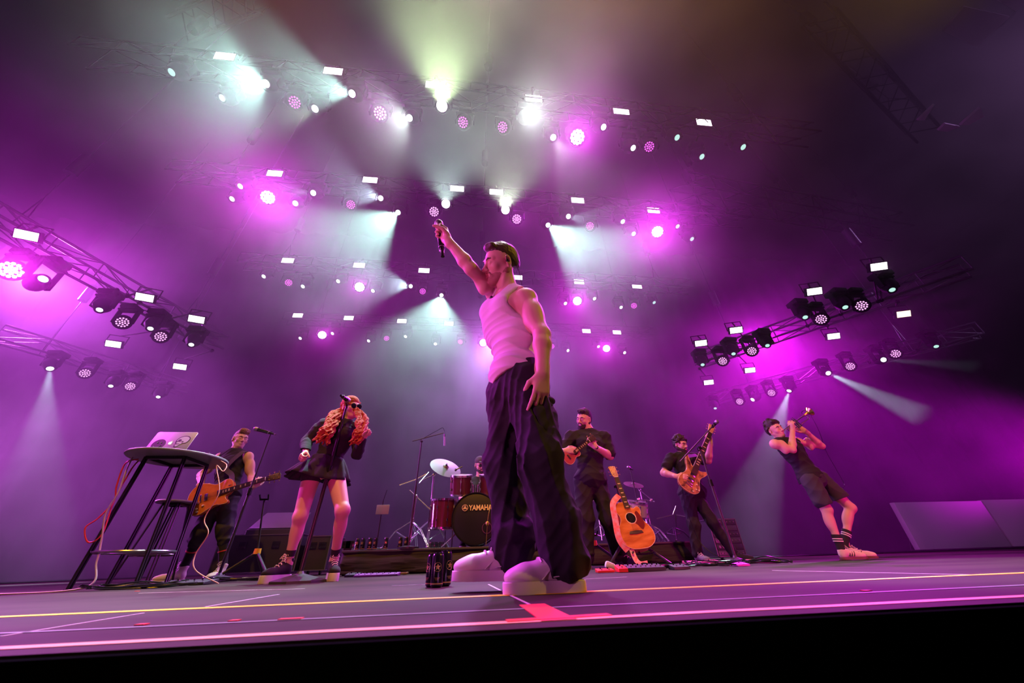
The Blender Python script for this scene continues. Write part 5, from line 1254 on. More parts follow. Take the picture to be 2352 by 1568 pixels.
# trumpet
def trumpet():
    o = Vector(TM); d = Vector(TD); dn = Vector((0, 0, -1)); dn = (dn-d*dn.dot(d)).normalized(); sd = d.cross(dn)
    BR_ = mat('brass', (0.85, 0.62, 0.25), 0.2, 1.0)
    root = empty('trumpet', o, 'silver and brass trumpet lifted to the lips of the leaning player', 'trumpet')
    P = lambda a, b, c=0: o+d*a+dn*b+sd*c
    MB().lathe([(0, 0), (0.0135, 0), (0.013, 0.008), (0.005, 0.02), (0.0055, 0.08)], aim_mat(P(0, 0), d), 16).build('mouthpiece', CHROME, root)
    MB().tube([P(0.07, 0), P(0.30, 0)] + [P(0.36+0.03*math.sin(a), 0.0+0.03*(1-math.cos(a))) for a in np.linspace(0, PI, 8)] + [P(0.22, 0.06)], 0.006, 10).build('lead_pipe', CHROME, root)
    bp = [P(0.20, 0.06, 0.02), P(0.10, 0.06, 0.02)] + [P(0.09-0.03*math.sin(a), 0.03+0.03*math.cos(a), 0.02) for a in np.linspace(0, PI, 8)] + [P(0.20, 0, 0.02)]
    MB().tube(bp, 0.006, 10).build('tubing', CHROME, root)
    MB().lathe([(0.006, 0), (0.0075, 0.12), (0.011, 0.19), (0.018, 0.235), (0.033, 0.262), (0.060, 0.280), (0.062, 0.281), (0.058, 0.276), (0.030, 0.257), (0.015, 0.235), (0.006, 0.2)], aim_mat(P(0.20, 0, 0.02), d), 28).build('bell', BR_, root)
    for k in range(3):
        x = 0.175+0.026*k
        v = MB().cyl(P(x, -0.035), P(x, 0.085), 0.0095, seg=14).build('valve', CHROME, root)
        MB().cyl(P(x, -0.055), P(x, -0.035), 0.004, seg=8).lathe([(0, 0.004), (0.009, 0.003), (0.009, 0)], aim_mat(P(x, -0.055), -dn), 12).build('valve_button', CHROME, v)
    mi = MB(); mi.tube(spline([P(0.40, -0.03, 0.05), P(0.44, -0.05, 0.06), P(0.50, -0.02, 0.04)], 5), 0.0035, 6); mi.cyl(P(0.50, -0.02, 0.04), P(0.535, -0.005, 0.03), 0.008, seg=10)
    mi.build('clip_microphone', GLOSS, root)
trumpet()
cw = JT['hip']
tag(MB().tube(spline([atY(1862, 952, 4.15), atY(1882, 992, 4.3), atY(1898, 1037, 4.45), atY(1922, 1080, 4.5), atY(1940, 1115, 4.5), atY(1925, 1117, 4.45), atY(1900, 1100, 4.4)], 8), 0.0022, 5).build('cable', GLOSS), 'thin dark cable looping from the trumpet down behind the shorts', 'cable')

# ------------------------------------------------------------------ stands and microphones
POLE = mat('stand_black', (0.035, 0.03, 0.04), 0.35, 0.3)
def on_floor(px, py, Y): p = atY(px, py, Y); return Vector((p.x, Y, 0))
def cone_stand(name, base, top, label, r=0.2, clutch=0.5, pole=0.014):
    root = empty(name, base, label, 'stand')
    n = 8; mb = MB(); ring = lambda rr, z, ph=0: [mb.bm.verts.new(base+Vector((rr*math.cos(2*PI*(i+ph)/n), rr*math.sin(2*PI*(i+ph)/n), z))) for i in range(n)]
    R1, R2, R3, R4 = ring(r, 0), ring(r, 0.016), ring(r*0.16, 0.058), ring(0.02, 0.075)
    for A, Bq in ((R1, R2), (R2, R3), (R3, R4)):
        for i in range(n): mb.bm.faces.new((A[i], A[(i+1) % n], Bq[(i+1) % n], Bq[i]))
    mb.bm.faces.new(R1[::-1]); mb.bm.faces.new(R4)
    mb.build('base', mat('cast_base', (0.10, 0.09, 0.11), 0.35, 0.5), root, False)
    mid = base+(top-base)*clutch
    MB().cyl(base+Vector((0, 0, 0.06)), mid, pole, seg=14).build('lower_pole', POLE, root)
    MB().cyl(mid-Vector((0, 0, 0.03)), mid+Vector((0, 0, 0.045)), pole*1.7, pole*1.5, seg=14).build('clutch', GLOSS, root)
    MB().cyl(mid, top, pole*0.68, seg=12).build('upper_pole', POLE, root)
    return root
def clip_mic(root_stand, top, a, b, label, m=None):
    MB().cyl(top-Vector((0, 0, 0.02)), top+Vector((0, 0, 0.015)), 0.011, seg=10).cyl(top, Vector(a)*0.45+Vector(b)*0.55, 0.010, seg=10).build('mic_clip', GLOSS, root_stand)
    return mic(a, b, label)
# left stand
bl = on_floor(505, 1330, 4.5); tp = atY(612, 994, 4.5); bl.x = (bl.x+tp.x)/2; tp.x = bl.x+0.03
st = cone_stand('microphone_stand', bl, tp, 'microphone stand with heavy cone base in front of the electric guitarist', 0.19, 0.55)
mb = MB(); mb.cyl(tp, atY(633, 998, 4.42), 0.009, seg=10); mb.build('boom', mat('magenta_sheen_metal', (0.25, 0.2, 0.26), 0.3, 0.8), st)
clip_mic(st, tp, atY(582, 983, 4.38), atY(628, 996, 4.44), 'dark microphone on the stand in front of the electric guitarist')
# stand of the backing singer
bl = on_floor(690, 1345, 3.36); tp = atY(793, 932, 3.36); bl.x = (bl.x+tp.x)/2-0.03; tp.x = bl.x+0.05
st = cone_stand('microphone_stand', bl, tp, 'microphone stand with striped cone base in front of the red-haired singer', 0.205, 0.57, 0.0165)
clip_mic(st, tp, atY(802, 921, 3.30), atY(783, 908, 3.16), 'black microphone on the stand covering the eyes of the red-haired singer')
# stand of the bass player
bl = on_floor(1692, 1300, 4.25); tp = atY(1606, 1030, 4.25); bl.x = (bl.x+tp.x)/2+0.02; tp.x = bl.x-0.02
st = cone_stand('microphone_stand', bl, tp, 'tall boom microphone stand in front of the bass player', 0.15, 0.66, 0.0155)
MB().cyl(atY(1562, 1060, 4.25), atY(1640, 975, 4.2), 0.008, seg=10).build('boom', POLE, st)
MB().box(tp, (0.05, 0.04, 0.05), bevel=0.008).build('boom_joint', GLOSS, st)
clip_mic(st, Vector(atY(1637, 979, 4.2)), atY(1649, 966, 4.16), atY(1634, 982, 4.34), 'black microphone on the boom above the neck of the bass guitar')
# instrument stand with amber collar
def hub_stand(base, h, label, top=None, col=(1.0, 0.45, 0.05), leg=0.32, hub=0.26, name='instrument_stand'):
    root = empty(name, base, label, 'stand')
    hubp = base+Vector((0, 0, hub)); tp = top or base+Vector((0, 0, h))
    for k in range(3):
        a = R(-90+55)+k*2*PI/3 if k else R(-35); a = R((-30, 210, 90)[k])
        MB().cyl(hubp, base+Vector((leg*math.cos(a), leg*math.sin(a), 0.012)), 0.016, 0.014, seg=10).build('leg', POLE, root)
    MB().cyl(hubp-Vector((0, 0, 0.02)), hubp+Vector((0, 0, 0.035)), 0.038, 0.034, seg=12).build('collar', mat('amber_collar', (0.85, 0.38, 0.03), 0.5), root)
    MB().cyl(hubp, tp, 0.012, 0.009, seg=10).build('pole', POLE, root)
    MB().box(tp, (0.09, 0.03, 0.02)).cyl(tp+Vector((-0.045, 0, 0)), tp+Vector((-0.05, -0.04, 0.05)), 0.009, seg=8).cyl(tp+Vector((0.045, 0, 0)), tp+Vector((0.05, -0.04, 0.05)), 0.009, seg=8).build('yoke', GLOSS, root)
    return root
b0 = on_floor(572, 1328, 4.9); t0 = atY(607, 1147, 4.9)
hub_stand(b0, 0, 'instrument stand with amber collar between the guitarist and the red-haired singer', t0)
b0 = on_floor(1372, 1300, 4.75); t0 = b0+Vector((0, 0, 0.33)); hub_stand(b0, 0, 'low stand with yellow collar behind the legs of the ukulele player', t0, hub=0.24)
# guitar stand under the acoustic guitar
gs = empty('guitar_stand', (ao[0]-0.02, ao[1]+0.12, 0), 'black stand holding the golden acoustic guitar', 'stand')
gb = Vector((ao[0]-0.02, ao[1]+0.14, 0))
neckp = AM_ @ Vector((0.50, 0, -0.02)); hubp = gb+Vector((0, 0.05, 0.30))
MB().cyl(hubp, neckp+Vector((0, 0.05, 0.0)), 0.011, seg=10).build('pole', POLE, gs)
for q in (-30, 210, 90): MB().cyl(hubp, gb+Vector((0.38*math.cos(R(q)), 0.30*math.sin(R(q)), 0.012)), 0.017, 0.014, seg=10).build('leg', POLE, gs)
MB().box(neckp+Vector((0, 0.02, 0)), (0.08, 0.06, 0.025), bevel=0.006).build('neck_yoke', GLOSS, gs)
lowp = AM_ @ Vector((-0.165, 0, -0.05))
MB().tube([hubp, lowp+Vector((0.0, 0.03, -0.02)), lowp+Vector((-0.10, 0, -0.015)), lowp+Vector((-0.11, -0.07, 0.0))], 0.009).tube([lowp+Vector((0.0, 0.03, -0.02)), lowp+Vector((0.10, 0, -0.015)), lowp+Vector((0.11, -0.07, 0.0))], 0.009).build('cradle', POLE, gs)

# ------------------------------------------------------------------ high table, stool, laptop
def high_table(c, zt, rt, feet, ring_r, ring_z, name, label, cat='table', seat=False):
    root = empty(name, c, label, cat)
    TM_ = mat('table_laminate', (0.22, 0.21, 0.23), 0.35, spec=0.5); LG = mat('black_steel_leg', (0.03, 0.025, 0.035), 0.3, 0.4)
    top = c+Vector((0, 0, zt))
    MB().lathe([(0, -0.022), (rt-0.01, -0.022), (rt, -0.014), (rt, -0.004), (rt-0.004, 0), (0, 0)], Matrix.Translation(top), 64).build('seat' if seat else 'table_top', TM_, root)
    fr = MB(); q = rt*0.42
    for s in (-1, 1): fr.box(top+Vector((s*q, 0, -0.035)), (0.025, 2*q, 0.025)).box(top+Vector((0, s*q, -0.035)), (2*q, 0.025, 0.025))
    fr.build('under_frame', LG, root)
    corners = [Vector((-q, -q, 0)), Vector((q, -q, 0)), Vector((q, q, 0)), Vector((-q, q, 0))]
    for f, k in zip(feet, corners):
        a = top+k+Vector((0, 0, -0.03)); b = Vector(f); d = (b-a).normalized(); s = d.cross(Vector((0, 0, 1))).normalized()*0.012
        MB().cyl(a+s, b+s, 0.0085, seg=8).cyl(a-s, b-s, 0.0085, seg=8).box(b+Vector((0, 0, 0.006)), (0.035, 0.035, 0.012)).build('leg', LG, root)
    cc = sum((Vector(f) for f in feet), Vector())/4; t = ring_z/zt; cc = cc*(1-t)+top*t; cc.z = ring_z
    MB().tube([cc+Vector((ring_r*math.cos(a), ring_r*math.sin(a), 0)) for a in np.linspace(0, 2*PI, 48, endpoint=False)], 0.011, 8, True).build('foot_ring', mat('ring_steel', (0.28, 0.26, 0.3), 0.25, 0.9), root)
    return root
TB = Vector((-2.70, 3.58, 0)); F = 0.27
tz = 0.985
def rotv(a, r): return TB+Vector((r*math.cos(a), r*math.sin(a), 0.0))
high_table(TB, tz, 0.37, [rotv(R(a), F) for a in (215, 325, 35, 145)], 0.245, 0.24, 'high_table', 'tall round bistro table with four splayed black legs carrying the laptop')
SB = Vector((atY(402, 1165, 4.6).x, 4.6, 0))
high_table(SB, 0.76, 0.19, [SB+Vector((0.24*math.cos(R(a)), 0.24*math.sin(R(a)), 0)) for a in (225, 315, 45, 135)], 0.19, 0.25, 'bar_stool', 'round black bar stool behind the tall bistro table', 'stool', True)
# laptop
def laptop():
    AL = mat('aluminium', (0.52, 0.50, 0.53), 0.35, 0.75)
    bl_, br_, tl_ = atY(328, 1034, 3.40), atY(421, 1038, 3.40), atY(346, 988, 3.50)
    y0 = 3.50; z0 = tz+0.008
    a = Vector((atY(326, 1036, y0).x, y0, z0)); b = Vector((atY(422, 1039, y0).x, y0, z0)); x = (b-a).normalized(); Wd = (b-a).length; Hh = Wd*0.68
    u = Vector((0.0, 0.30, 1)).normalized(); u = (u-x*u.dot(x)).normalized(); n = x.cross(u)
    root = empty('laptop', a.lerp(b, 0.5), 'open silver laptop with stickers on its lid standing on the tall table', 'laptop')
    M = basis(x, u, n, a)
    rr = [(0.012, 0), (Wd-0.012, 0), (Wd, 0.012), (Wd, Hh-0.012), (Wd-0.012, Hh), (0.012, Hh), (0, Hh-0.012), (0, 0.012)]
    lid = MB().prism(rr, 0.007, M, bevel=0.002).build('lid', AL, root)
    bx = (Wd, 0.24, 0.012)
    MB().box(a.lerp(b, 0.5)+Vector((0, 0.125, -0.001)), bx, bevel=0.003).build('keyboard_base', AL, root)
    MB().box((0, 0, 0), (Wd*0.95, Hh*0.92, 0.001)).build('screen', mat('screen_dark', (0.02, 0.02, 0.03), 0.2), root).data.transform(M @ Matrix.Translation((Wd/2, Hh/2, -0.0042)))
    DK = mat('sticker_black', (0.015, 0.012, 0.02), 0.5); WS = mat('logo_glow', (0.75, 0.75, 0.72), 0.4, emit=(0.95, 0.95, 0.85), es=0.45)
    st = MB().lathe([(0, 0.0008), (Wd*0.155, 0.0008), (Wd*0.155, 0), (0, 0)], M @ Matrix.Translation((Wd*0.235, Hh*0.44, 0.0036)), 40).build('round_sticker', DK, lid)
    GS = mat('sticker_grey', (0.16, 0.13, 0.18), 0.5)
    sm = MB(); c = M @ Matrix.Translation((Wd*0.235, Hh*0.44, 0.0048)); r = Wd*0.155
    sm.tube([c @ Vector((r*0.6*math.cos(t), r*0.6*math.sin(t), 0)) for t in np.linspace(R(200), R(340), 16)], 0.0014, 5)
    for q in (-1, 1): sm.cyl(c @ Vector((q*r*0.28, r*0.22, 0)), c @ Vector((q*r*0.28, r*0.42, 0)), 0.002, seg=6)
    sm.build('smile', GS, st)
    ap = [(0, .31), (.10, .36), (.22, .37), (.34, .30), (.40, .24), (.33, .17), (.29, .06), (.30, -.06), (.36, -.16), (.42, -.20), (.36, -.34), (.25, -.46), (.14, -.47), (.02, -.42), (-.10, -.45), (-.22, -.46), (-.34, -.30), (-.42, -.05), (-.40, .16), (-.28, .32), (-.14, .36)]
    sc = Hh*0.155
    MB().prism([(p*sc, q*sc) for p, q in ap], 0.0012, M @ Matrix.Translation((Wd*0.5, Hh*0.5, 0.0042))).prism([(sc*(0.02+p), sc*(0.40+q)) for p, q in ((0, 0), (.16, .05), (.22, .22), (.06, .17))], 0.0012, M @ Matrix.Translation((Wd*0.5, Hh*0.5, 0.0042))).build('logo', WS, lid)
    sk = [(-.95, -.15), (-.98, .25), (-.7, .75), (-.15, 1.0), (.5, .95), (.95, .6), (1.0, .1), (.8, -.3), (.45, -.42), (.2, -.4), (.05, -.65), (-.2, -.95), (-.5, -1.15), (-.75, -1.05), (-.8, -.75), (-.7, -.55), (-.85, -.4)]
    K = M @ Matrix.Translation((Wd*0.76, Hh*0.58, 0.0042)); sc = Hh*0.235
    sk_pts = outline([(-p*sc if False else p*sc, q*sc) for p, q in sk], 4)
    sko = MB().prism(sk_pts, 0.0012, K).build('skull_sticker', DK, lid)
    MB().prism([(p*0.86+0.02*sc, q*0.86) for p, q in sk_pts], 0.0012, K @ Matrix.Translation((0, 0, 0.0009))).build('skull', mat('sticker_pale', (0.40, 0.34, 0.42), 0.5), sko)
    mb = MB(); K2 = K @ Matrix.Translation((0, 0, 0.0022))
    for cx, cy_, rx, ry in ((-0.42, 0.12, 0.26, 0.22), (-0.78, -0.12, 0.10, 0.14), (0.12, -0.12, 0.16, 0.10)):
        mb.prism([(sc*(cx+rx*math.cos(t)), sc*(cy_+ry*math.sin(t))) for t in np.linspace(0, 2*PI, 18, endpoint=False)], 0.0008, K2)
    mb.prism([(sc*p, sc*q) for p, q in ((-.80, -.42), (-.1, -.50), (-.05, -.58), (-.75, -.52))], 0.0008, K2)
    mb.build('skull_marks', DK, sko)
laptop()
RC = mat('red_cable', (0.75, 0.05, 0.08), 0.5); WC_ = mat('pale_cable', (0.55, 0.42, 0.50), 0.5)
def cable(pts, m, label, r=0.004, n=8):
    return tag(MB().tube(spline(pts, n), r, 6).build('cable', m), label, 'cable')
cable([atY(318, 1054, 3.45), atY(288, 1064, 3.40), atY(268, 1115, 3.40), atY(262, 1150, 3.42), atY(225, 1190, 3.40), atY(196, 1212, 3.38), atY(203, 1245, 3.38), atY(235, 1225, 3.38), atY(262, 1150, 3.38), atY(300, 1080, 3.40), atY(318, 1058, 3.50)], RC, 'red cable looping below the left edge of the tall table', 0.0055)
cable([atY(305, 1050, 3.44), atY(292, 1075, 3.38), atY(272, 1130, 3.36), atY(243, 1180, 3.36), atY(234, 1235, 3.36), atY(222, 1290, 3.34), Vector((atY(200, 1335, 3.3).x, 3.3, 0.02)), Vector((-3.2, 3.1, 0.006)), Vector((-3.9, 3.0, 0.006)), Vector((-5.5, 3.25, 0.006))], WC_, 'pale cable hanging from the tall table and running left along the floor', 0.006)
cable([atY(493, 1052, 3.60), atY(520, 1066, 3.55), atY(512, 1082, 3.5), atY(497, 1070, 3.5), atY(503, 1130, 3.5), atY(470, 1190, 3.5), atY(478, 1225, 3.5), atY(448, 1275, 3.5), Vector((atY(450, 1310, 3.5).x, 3.5, 0.10)), Vector((-2.0, 3.6, 0.008))], mat('rose_cable', (0.7, 0.30, 0.25), 0.5), 'thin rose cable curling down from the right edge of the tall table')
bxo = empty('audio_interface', (atY(465, 1045, 3.60).x, 3.60, tz), 'small flat dark sound box on the right edge of the tall table', 'electronics')
MB().box((atY(465, 1045, 3.60).x, 3.60, tz+0.018), (0.19, 0.14, 0.032), bevel=0.004).build('case', GLOSS, bxo)
mb = MB()
for i in range(4): mb.cyl((atY(465, 1045, 3.6).x-0.06+0.04*i, 3.58, tz+0.034), (atY(465, 1045, 3.6).x-0.06+0.04*i, 3.58, tz+0.05), 0.008, seg=10)
mb.build('knob', STEEL, bxo)

# ------------------------------------------------------------------ risers, cases, wedge
RZ = 0.25
skirt = mat('riser_skirt', (0.028, 0.024, 0.026), 0.8, bump=(1.2, 0.8, 0.06, (1, 1, 7)))
def riser(name, x0, x1, y0, y1, z, label):
    root = empty(name, ((x0+x1)/2, (y0+y1)/2, 0), label, 'riser')
    MB().box(((x0+x1)/2, (y0+y1)/2, z-0.012), (x1-x0, y1-y0, 0.024), bevel=0.004).build('deck', mat('riser_deck', (0.05, 0.045, 0.055), 0.5), root)
    mb = MB(); n = 90; prev = None
    for i in range(n+1):
        x = x0+(x1-x0)*i/n; col = []
        for j, zz in enumerate(np.linspace(z-0.024, 0.012, 7)):
            yy = y0+0.02+0.010*math.sin(j*1.6+0.5*math.sin(x*2.1))-0.006*math.sin(x*9+j)
            col.append(mb.bm.verts.new((x, yy, zz)))
        if prev:
            for a in range(6): mb.bm.faces.new((prev[a], col[a], col[a+1], prev[a+1]))
        prev = col
    sk = mb.build('skirt', skirt, root); md = sk.modifiers.new('t', 'SOLIDIFY'); md.thickness = 0.004
    MB().box(((x0+x1)/2, (y0+y1)/2+0.03, (z-0.024)/2), (x1-x0-0.06, y1-y0-0.08, z-0.026)).build('frame', m_black, root)
    return root
rx0 = atY(787, 1262, 4.9).x; rx1 = atY(1325, 1245, 4.9).x
riser('drum_riser', rx0, rx1+0.1, 4.88, 7.0, RZ, 'low platform with gathered black skirt carrying the drum kit')
qx0 = atY(1336, 1240, 5.75).x; qx1 = atY(1606, 1232, 5.75).x
riser('percussion_riser', qx0+0.12, qx1, 5.75, 7.4, 0.27, 'low platform behind the acoustic guitar carrying the percussion')
CASE = mat('case_laminate', (0.03, 0.026, 0.034), 0.5); EDGE = mat('case_edge', (0.35, 0.33, 0.37), 0.35, 0.9)
def flight_case(name, x0, x1, y0, y1, z0, z1, label, edge=0.012, rack=False):
    root = empty(name, ((x0+x1)/2, (y0+y1)/2, z0), label, 'case')
    c = ((x0+x1)/2, (y0+y1)/2, (z0+z1)/2)
    MB().box(c, (x1-x0-0.01, y1-y0-0.01, z1-z0-0.01)).build('box', CASE, root)
    mb = MB()
    for x in (x0, x1):
        for y in (y0, y1): mb.box((x, y, c[2]), (edge, edge, z1-z0))
        for z in (z0, z1): mb.box((x, c[1], z), (edge, y1-y0, edge))
    for y in (y0, y1):
        for z in (z0, z1): mb.box((c[0], y, z), (x1-x0, edge, edge))
    mb.build('edge_trim', EDGE, root)
    if rack:
        h = (z1-z0)/6
        for i in range(6):
            z = z0+h*(i+0.5)
            u = MB().box((c[0], y0-0.006, z), (x1-x0-0.04, 0.012, h*0.86), bevel=0.003).build('rack_unit', CASE if i % 2 else mat('rack_grey', (0.10, 0.10, 0.12), 0.4, 0.5), root)
            mb = MB()
            for k in range(3 if i in (1, 4) else 7): mb.cyl((x0+0.06+k*(x1-x0-0.12)/6, y0-0.012, z), (x0+0.06+k*(x1-x0-0.12)/6, y0-0.03, z), h*0.22 if i in (1, 4) else 0.008, seg=12)
            mb.build('knobs', STEEL, u)
    else:
        mb = MB()
        for s in (0.3, 0.7): mb.box((x0+(x1-x0)*s, y0-0.006, z0+(z1-z0)*0.72), (0.10, 0.012, 0.08), bevel=0.003)
        mb.build('latch', GLOSS, root)
    mb = MB()
    for x in (x0+0.08, x1-0.08): mb.cyl((x, y0+0.06, 0.03), (x+0.02, y0+0.06, 0.03), 0.028, seg=12)
    if z0 > 0.03: mb.build('castor', GLOSS, root)
    else: mb.bm.free()
    return root
cx0 = atY(512, 1222, 5.9).x; cx1 = atY(697, 1222, 5.9).x
flight_case('flight_case', cx0, cx1, 5.9, 6.6, 0.06, 0.50, 'long dark flight case standing behind the red-haired singer')
flight_case('flight_case', cx1+0.06, cx1+0.38, 5.95, 6.6, 0.06, 0.47, 'narrow flight case with metal edges right of the long case')
kx0 = atY(1628, 1200, 6.6).x; kx1 = atY(1690, 1200, 6.6).x
flight_case('equipment_rack', kx0, kx1, 6.6, 7.2, 0.05, 0.62, 'equipment rack with knobs standing between the legs of the bass player', rack=True)
def wedge(x, y, z, w_, label):
    root = empty('stage_monitor', (x, y, z), label, 'speaker')
    prof = [(0.0, 0.0), (0.50, 0.0), (0.50, 0.17), (0.40, 0.32), (0.0, 0.06)]
    M = Matrix(((0, 0, 1, x), (1, 0, 0, y), (0, 1, 0, z), (0, 0, 0, 1)))
    MB().prism(prof, w_, M, bevel=0.006).build('cabinet', CASE, root)
    d = Vector((0, 0.40, 0.26)).normalized(); n = Vector((0, -d.z, d.y)); c = Vector((x, y+0.20, z+0.19))+n*0.008
    g = MB().box((0, 0, 0), (w_*0.93, 0.44, 0.008), bevel=0.002).build('grille', mat('speaker_grille', (0.13, 0.12, 0.15), 0.45, 0.5, bump=(500, 0.5, 0.002)), root)
    g.data.transform(basis(Vector((1, 0, 0)), d, n, c))
    return root
wx = atY(622, 1215, 5.92).x
wedge(wx, 5.93, 0.506, 0.66, 'wedge shaped floor monitor lying on top of the long flight case')
# grey screens standing far right
PG = mat('grey_flat', (0.30, 0.28, 0.31), 0.7)
def screen_block(x0, x1, y, z1, label):
    root = empty('scenic_panel', ((x0+x1)/2, y, 0), label, 'panel')
    MB().box(((x0+x1)/2, y+0.06, z1/2+0.02), (x1-x0, 0.12, z1-0.04), bevel=0.01).build('face', PG, root)
    for x in (x0+0.3, x1-0.3): MB().box((x, y+0.25, 0.02), (0.08, 0.5, 0.04)).cyl((x, y+0.45, 0.03), (x, y+0.12, z1*0.8), 0.02, seg=8).build('brace', GLOSS, root)
xa = (atY(2055, 1155, 8.3).x+atY(2115, 1266, 8.3).x)/2; xb = (atY(2240, 1130, 8.3).x+atY(2325, 1255, 8.3).x)/2
screen_block(xa, xb, 8.3, 1.03, 'left one of two long grey panels standing at the far right of the stage')
screen_block(xb+0.05, xb+3.4, 8.3, 1.05, 'right one of two long grey panels cut off by the picture edge')

# ------------------------------------------------------------------ drum kit
SHELL = mat('dark_cherry_shell', (0.10, 0.012, 0.03), 0.2, coat=0.6); HEADM = mat('drum_head', (0.16, 0.13, 0.13), 0.5); CYM = mat('cymbal_bronze', (0.085, 0.06, 0.05), 0.5, 0.3, bump=(120, 0.15, 0.001))
def drum(name, c, axis, r, dep, label, shell=SHELL, front=None, lugs=6, parent=None, cat='drum'):
    c = Vector(c); M = aim_mat(c, axis); root = parent or empty(name, c, label, cat)
    MB().lathe([(r, -dep/2), (r, dep/2), (r-0.008, dep/2), (r-0.008, -dep/2), (r, -dep/2)], M, 40).build('shell', shell, root)
    for s, mm in ((1, front or HEADM), (-1, HEADM)):
        MB().lathe([(0, s*(dep/2+0.004)), (r*0.98, s*(dep/2+0.002)), (r*1.0, s*dep/2)], M, 40).build('drum_head', mm, root)
        MB().lathe([(r*1.0, s*(dep/2-0.012)), (r+0.012, s*(dep/2-0.012)), (r+0.012, s*(dep/2+0.012)), (r*1.0, s*(dep/2+0.012)), (r*1.0, s*(dep/2-0.012))], M, 40).build('hoop', CHROME if r < 0.25 else GLOSS, root)
    for i in range(lugs):
        a = 2*PI*(i+0.5)/lugs; e = Vector((math.cos(a), math.sin(a), 0)); mb = MB()
        mb.cyl(M @ (e*(r+0.018)+Vector((0, 0, -dep/2))), M @ (e*(r+0.018)+Vector((0, 0, dep/2))), 0.003, seg=6)
        for s in (-1, 1): mb.cyl(M @ (e*(r+0.012)+Vector((0, 0, s*dep*0.22-0.015))), M @ (e*(r+0.012)+Vector((0, 0, s*dep*0.22+0.015))), 0.011, seg=8)
        mb.build('lug', CHROME, root)
    return root, M
def text_mesh(body, size, M, m, parent, name='lettering', bold=0.012, ext=0.001, sx=1.0):
    cu = bpy.data.curves.new(name, 'FONT'); cu.body = body; cu.size = size; cu.extrude = ext; cu.offset = bold*size; cu.align_x = 'LEFT'; cu.align_y = 'CENTER'
    o = bpy.data.objects.new(name, cu); COL.objects.link(o)
    dg = bpy.context.evaluated_depsgraph_get(); me = bpy.data.meshes.new_from_object(o.evaluated_get(dg))
    bpy.data.objects.remove(o)
    me.transform(M @ Matrix.Diagonal((sx, 1, 1, 1))); me.materials.clear()
    return link(name, me, parent, m)
bd = Vector(atY(1094, 1197, 5.0)); rb = 0.295; bd.z = RZ+rb+0.025
bax = Vector((-0.06, -1, 0.02))
FRONT = mat('black_drum_front', (0.012, 0.010, 0.014), 0.35)
root, M = drum('bass_drum', bd+Vector((0, 0.23, 0)), bax, rb, 0.42, 'large bass drum with black front lettered YAMAHA', front=FRONT, lugs=8)
LOGO = mat('logo_cream', (0.80, 0.66, 0.30), 0.5)
LM = aim_mat(bd+Vector((0, 0.23, 0)), bax); fz = 0.2175
X = Vector((1, -0.06, 0)).normalized(); N_ = -X.cross(Vector((0, 0, 1))) if X.cross(Vector((0, 0, 1))).y > 0 else X.cross(Vector((0, 0, 1)))
fc = bd+Vector((0, 0.23, 0))+bax.normalized()*fz
fm = basis(X, Vector((0, 0, 1)), N_, fc+Vector((-0.085, 0, 0.115)))
text_mesh('YAMAHA', 0.088, fm, LOGO, root, 'lettering', 0.03, 0.001, 0.82)
lg = MB(); lc = fm @ Matrix.Translation((-0.052, 0.004, 0))
lg.tube([lc @ Vector((0.036*math.cos(a), 0.036*math.sin(a), 0)) for a in np.linspace(0, 2*PI, 28, endpoint=False)], 0.0035, 5, True)
for k in range(3):
    a = PI/2+k*2*PI/3; e = Vector((math.cos(a), math.sin(a), 0)); s = Vector((-e.y, e.x, 0))
    lg.cyl(lc @ (e*-0.022), lc @ (e*0.028), 0.0028, seg=6)
    for q in (-1, 1): lg.cyl(lc @ (e*0.005+s*q*0.0055), lc @ (e*0.030+s*q*0.0055), 0.002, seg=6)
lg.build('emblem', LOGO, root)
hp_ = fm @ Vector((0.235, -0.235, 0.0))
MB().lathe([(0.055, 0.004), (0.064, 0.004), (0.064, 0), (0.055, 0)], basis(X, Vector((0, 0, 1)), N_, hp_), 28).build('port_ring', mat('port_purple', (0.10, 0.02, 0.12), 0.5), root)
for s in (-1, 1): MB().cyl(bd+Vector((s*rb*0.8, 0.12, -rb*0.5)), Vector((bd.x+s*(rb+0.12), bd.y-0.05, RZ+0.005)), 0.009, seg=8).build('spur', CHROME, root)
# toms on the bass drum
for s, lab in ((-1, 'left rack tom above the bass drum'), (1, 'right rack tom above the bass drum')):
    c = Vector((bd.x+s*0.20-0.02, bd.y+0.22, RZ+0.76)); drum('rack_tom', c, (0, -0.28, 1), 0.145, 0.24, lab)
mb = MB()
ch = Vector((bd.x-0.02, bd.y+0.22, RZ+2*rb+0.02))
for s in (-1, 0, 1): mb.cyl(ch+Vector((s*0.03, 0, 0)), ch+Vector((s*0.035, 0, 0.15)), 0.011, seg=10)
for s in (-1, 1): mb.cyl(ch+Vector((s*0.03, 0, 0.13)), ch+Vector((s*0.075, 0, 0.17)), 0.010, seg=10).sph(ch+Vector((s*0.06, -0.02, 0.16)), 0.022, seg=10, rings=8)
mb.box(ch+Vector((0, 0, 0.01)), (0.11, 0.06, 0.04), bevel=0.006)
tag(mb.build('tom_mount', CHROME), 'chrome double tom mount on top of the bass drum', 'drum hardware')
ftr, _ = drum('floor_tom', (atY(1018, 1170, 5.25).x, 5.28, RZ+0.40), (0, -0.03, 1), 0.165, 0.34, 'deep floor tom standing left of the bass drum', lugs=8)
ft = Vector((atY(1018, 1170, 5.25).x, 5.28, RZ))
for a in (200, 320, 80): MB().cyl(ft+Vector((0.188*math.cos(R(a)), 0.188*math.sin(R(a)), 0.003)), ft+Vector((0.188*math.cos(R(a)), 0.188*math.sin(R(a)), 0.5)), 0.008, seg=8).build('leg', CHROME, ftr)
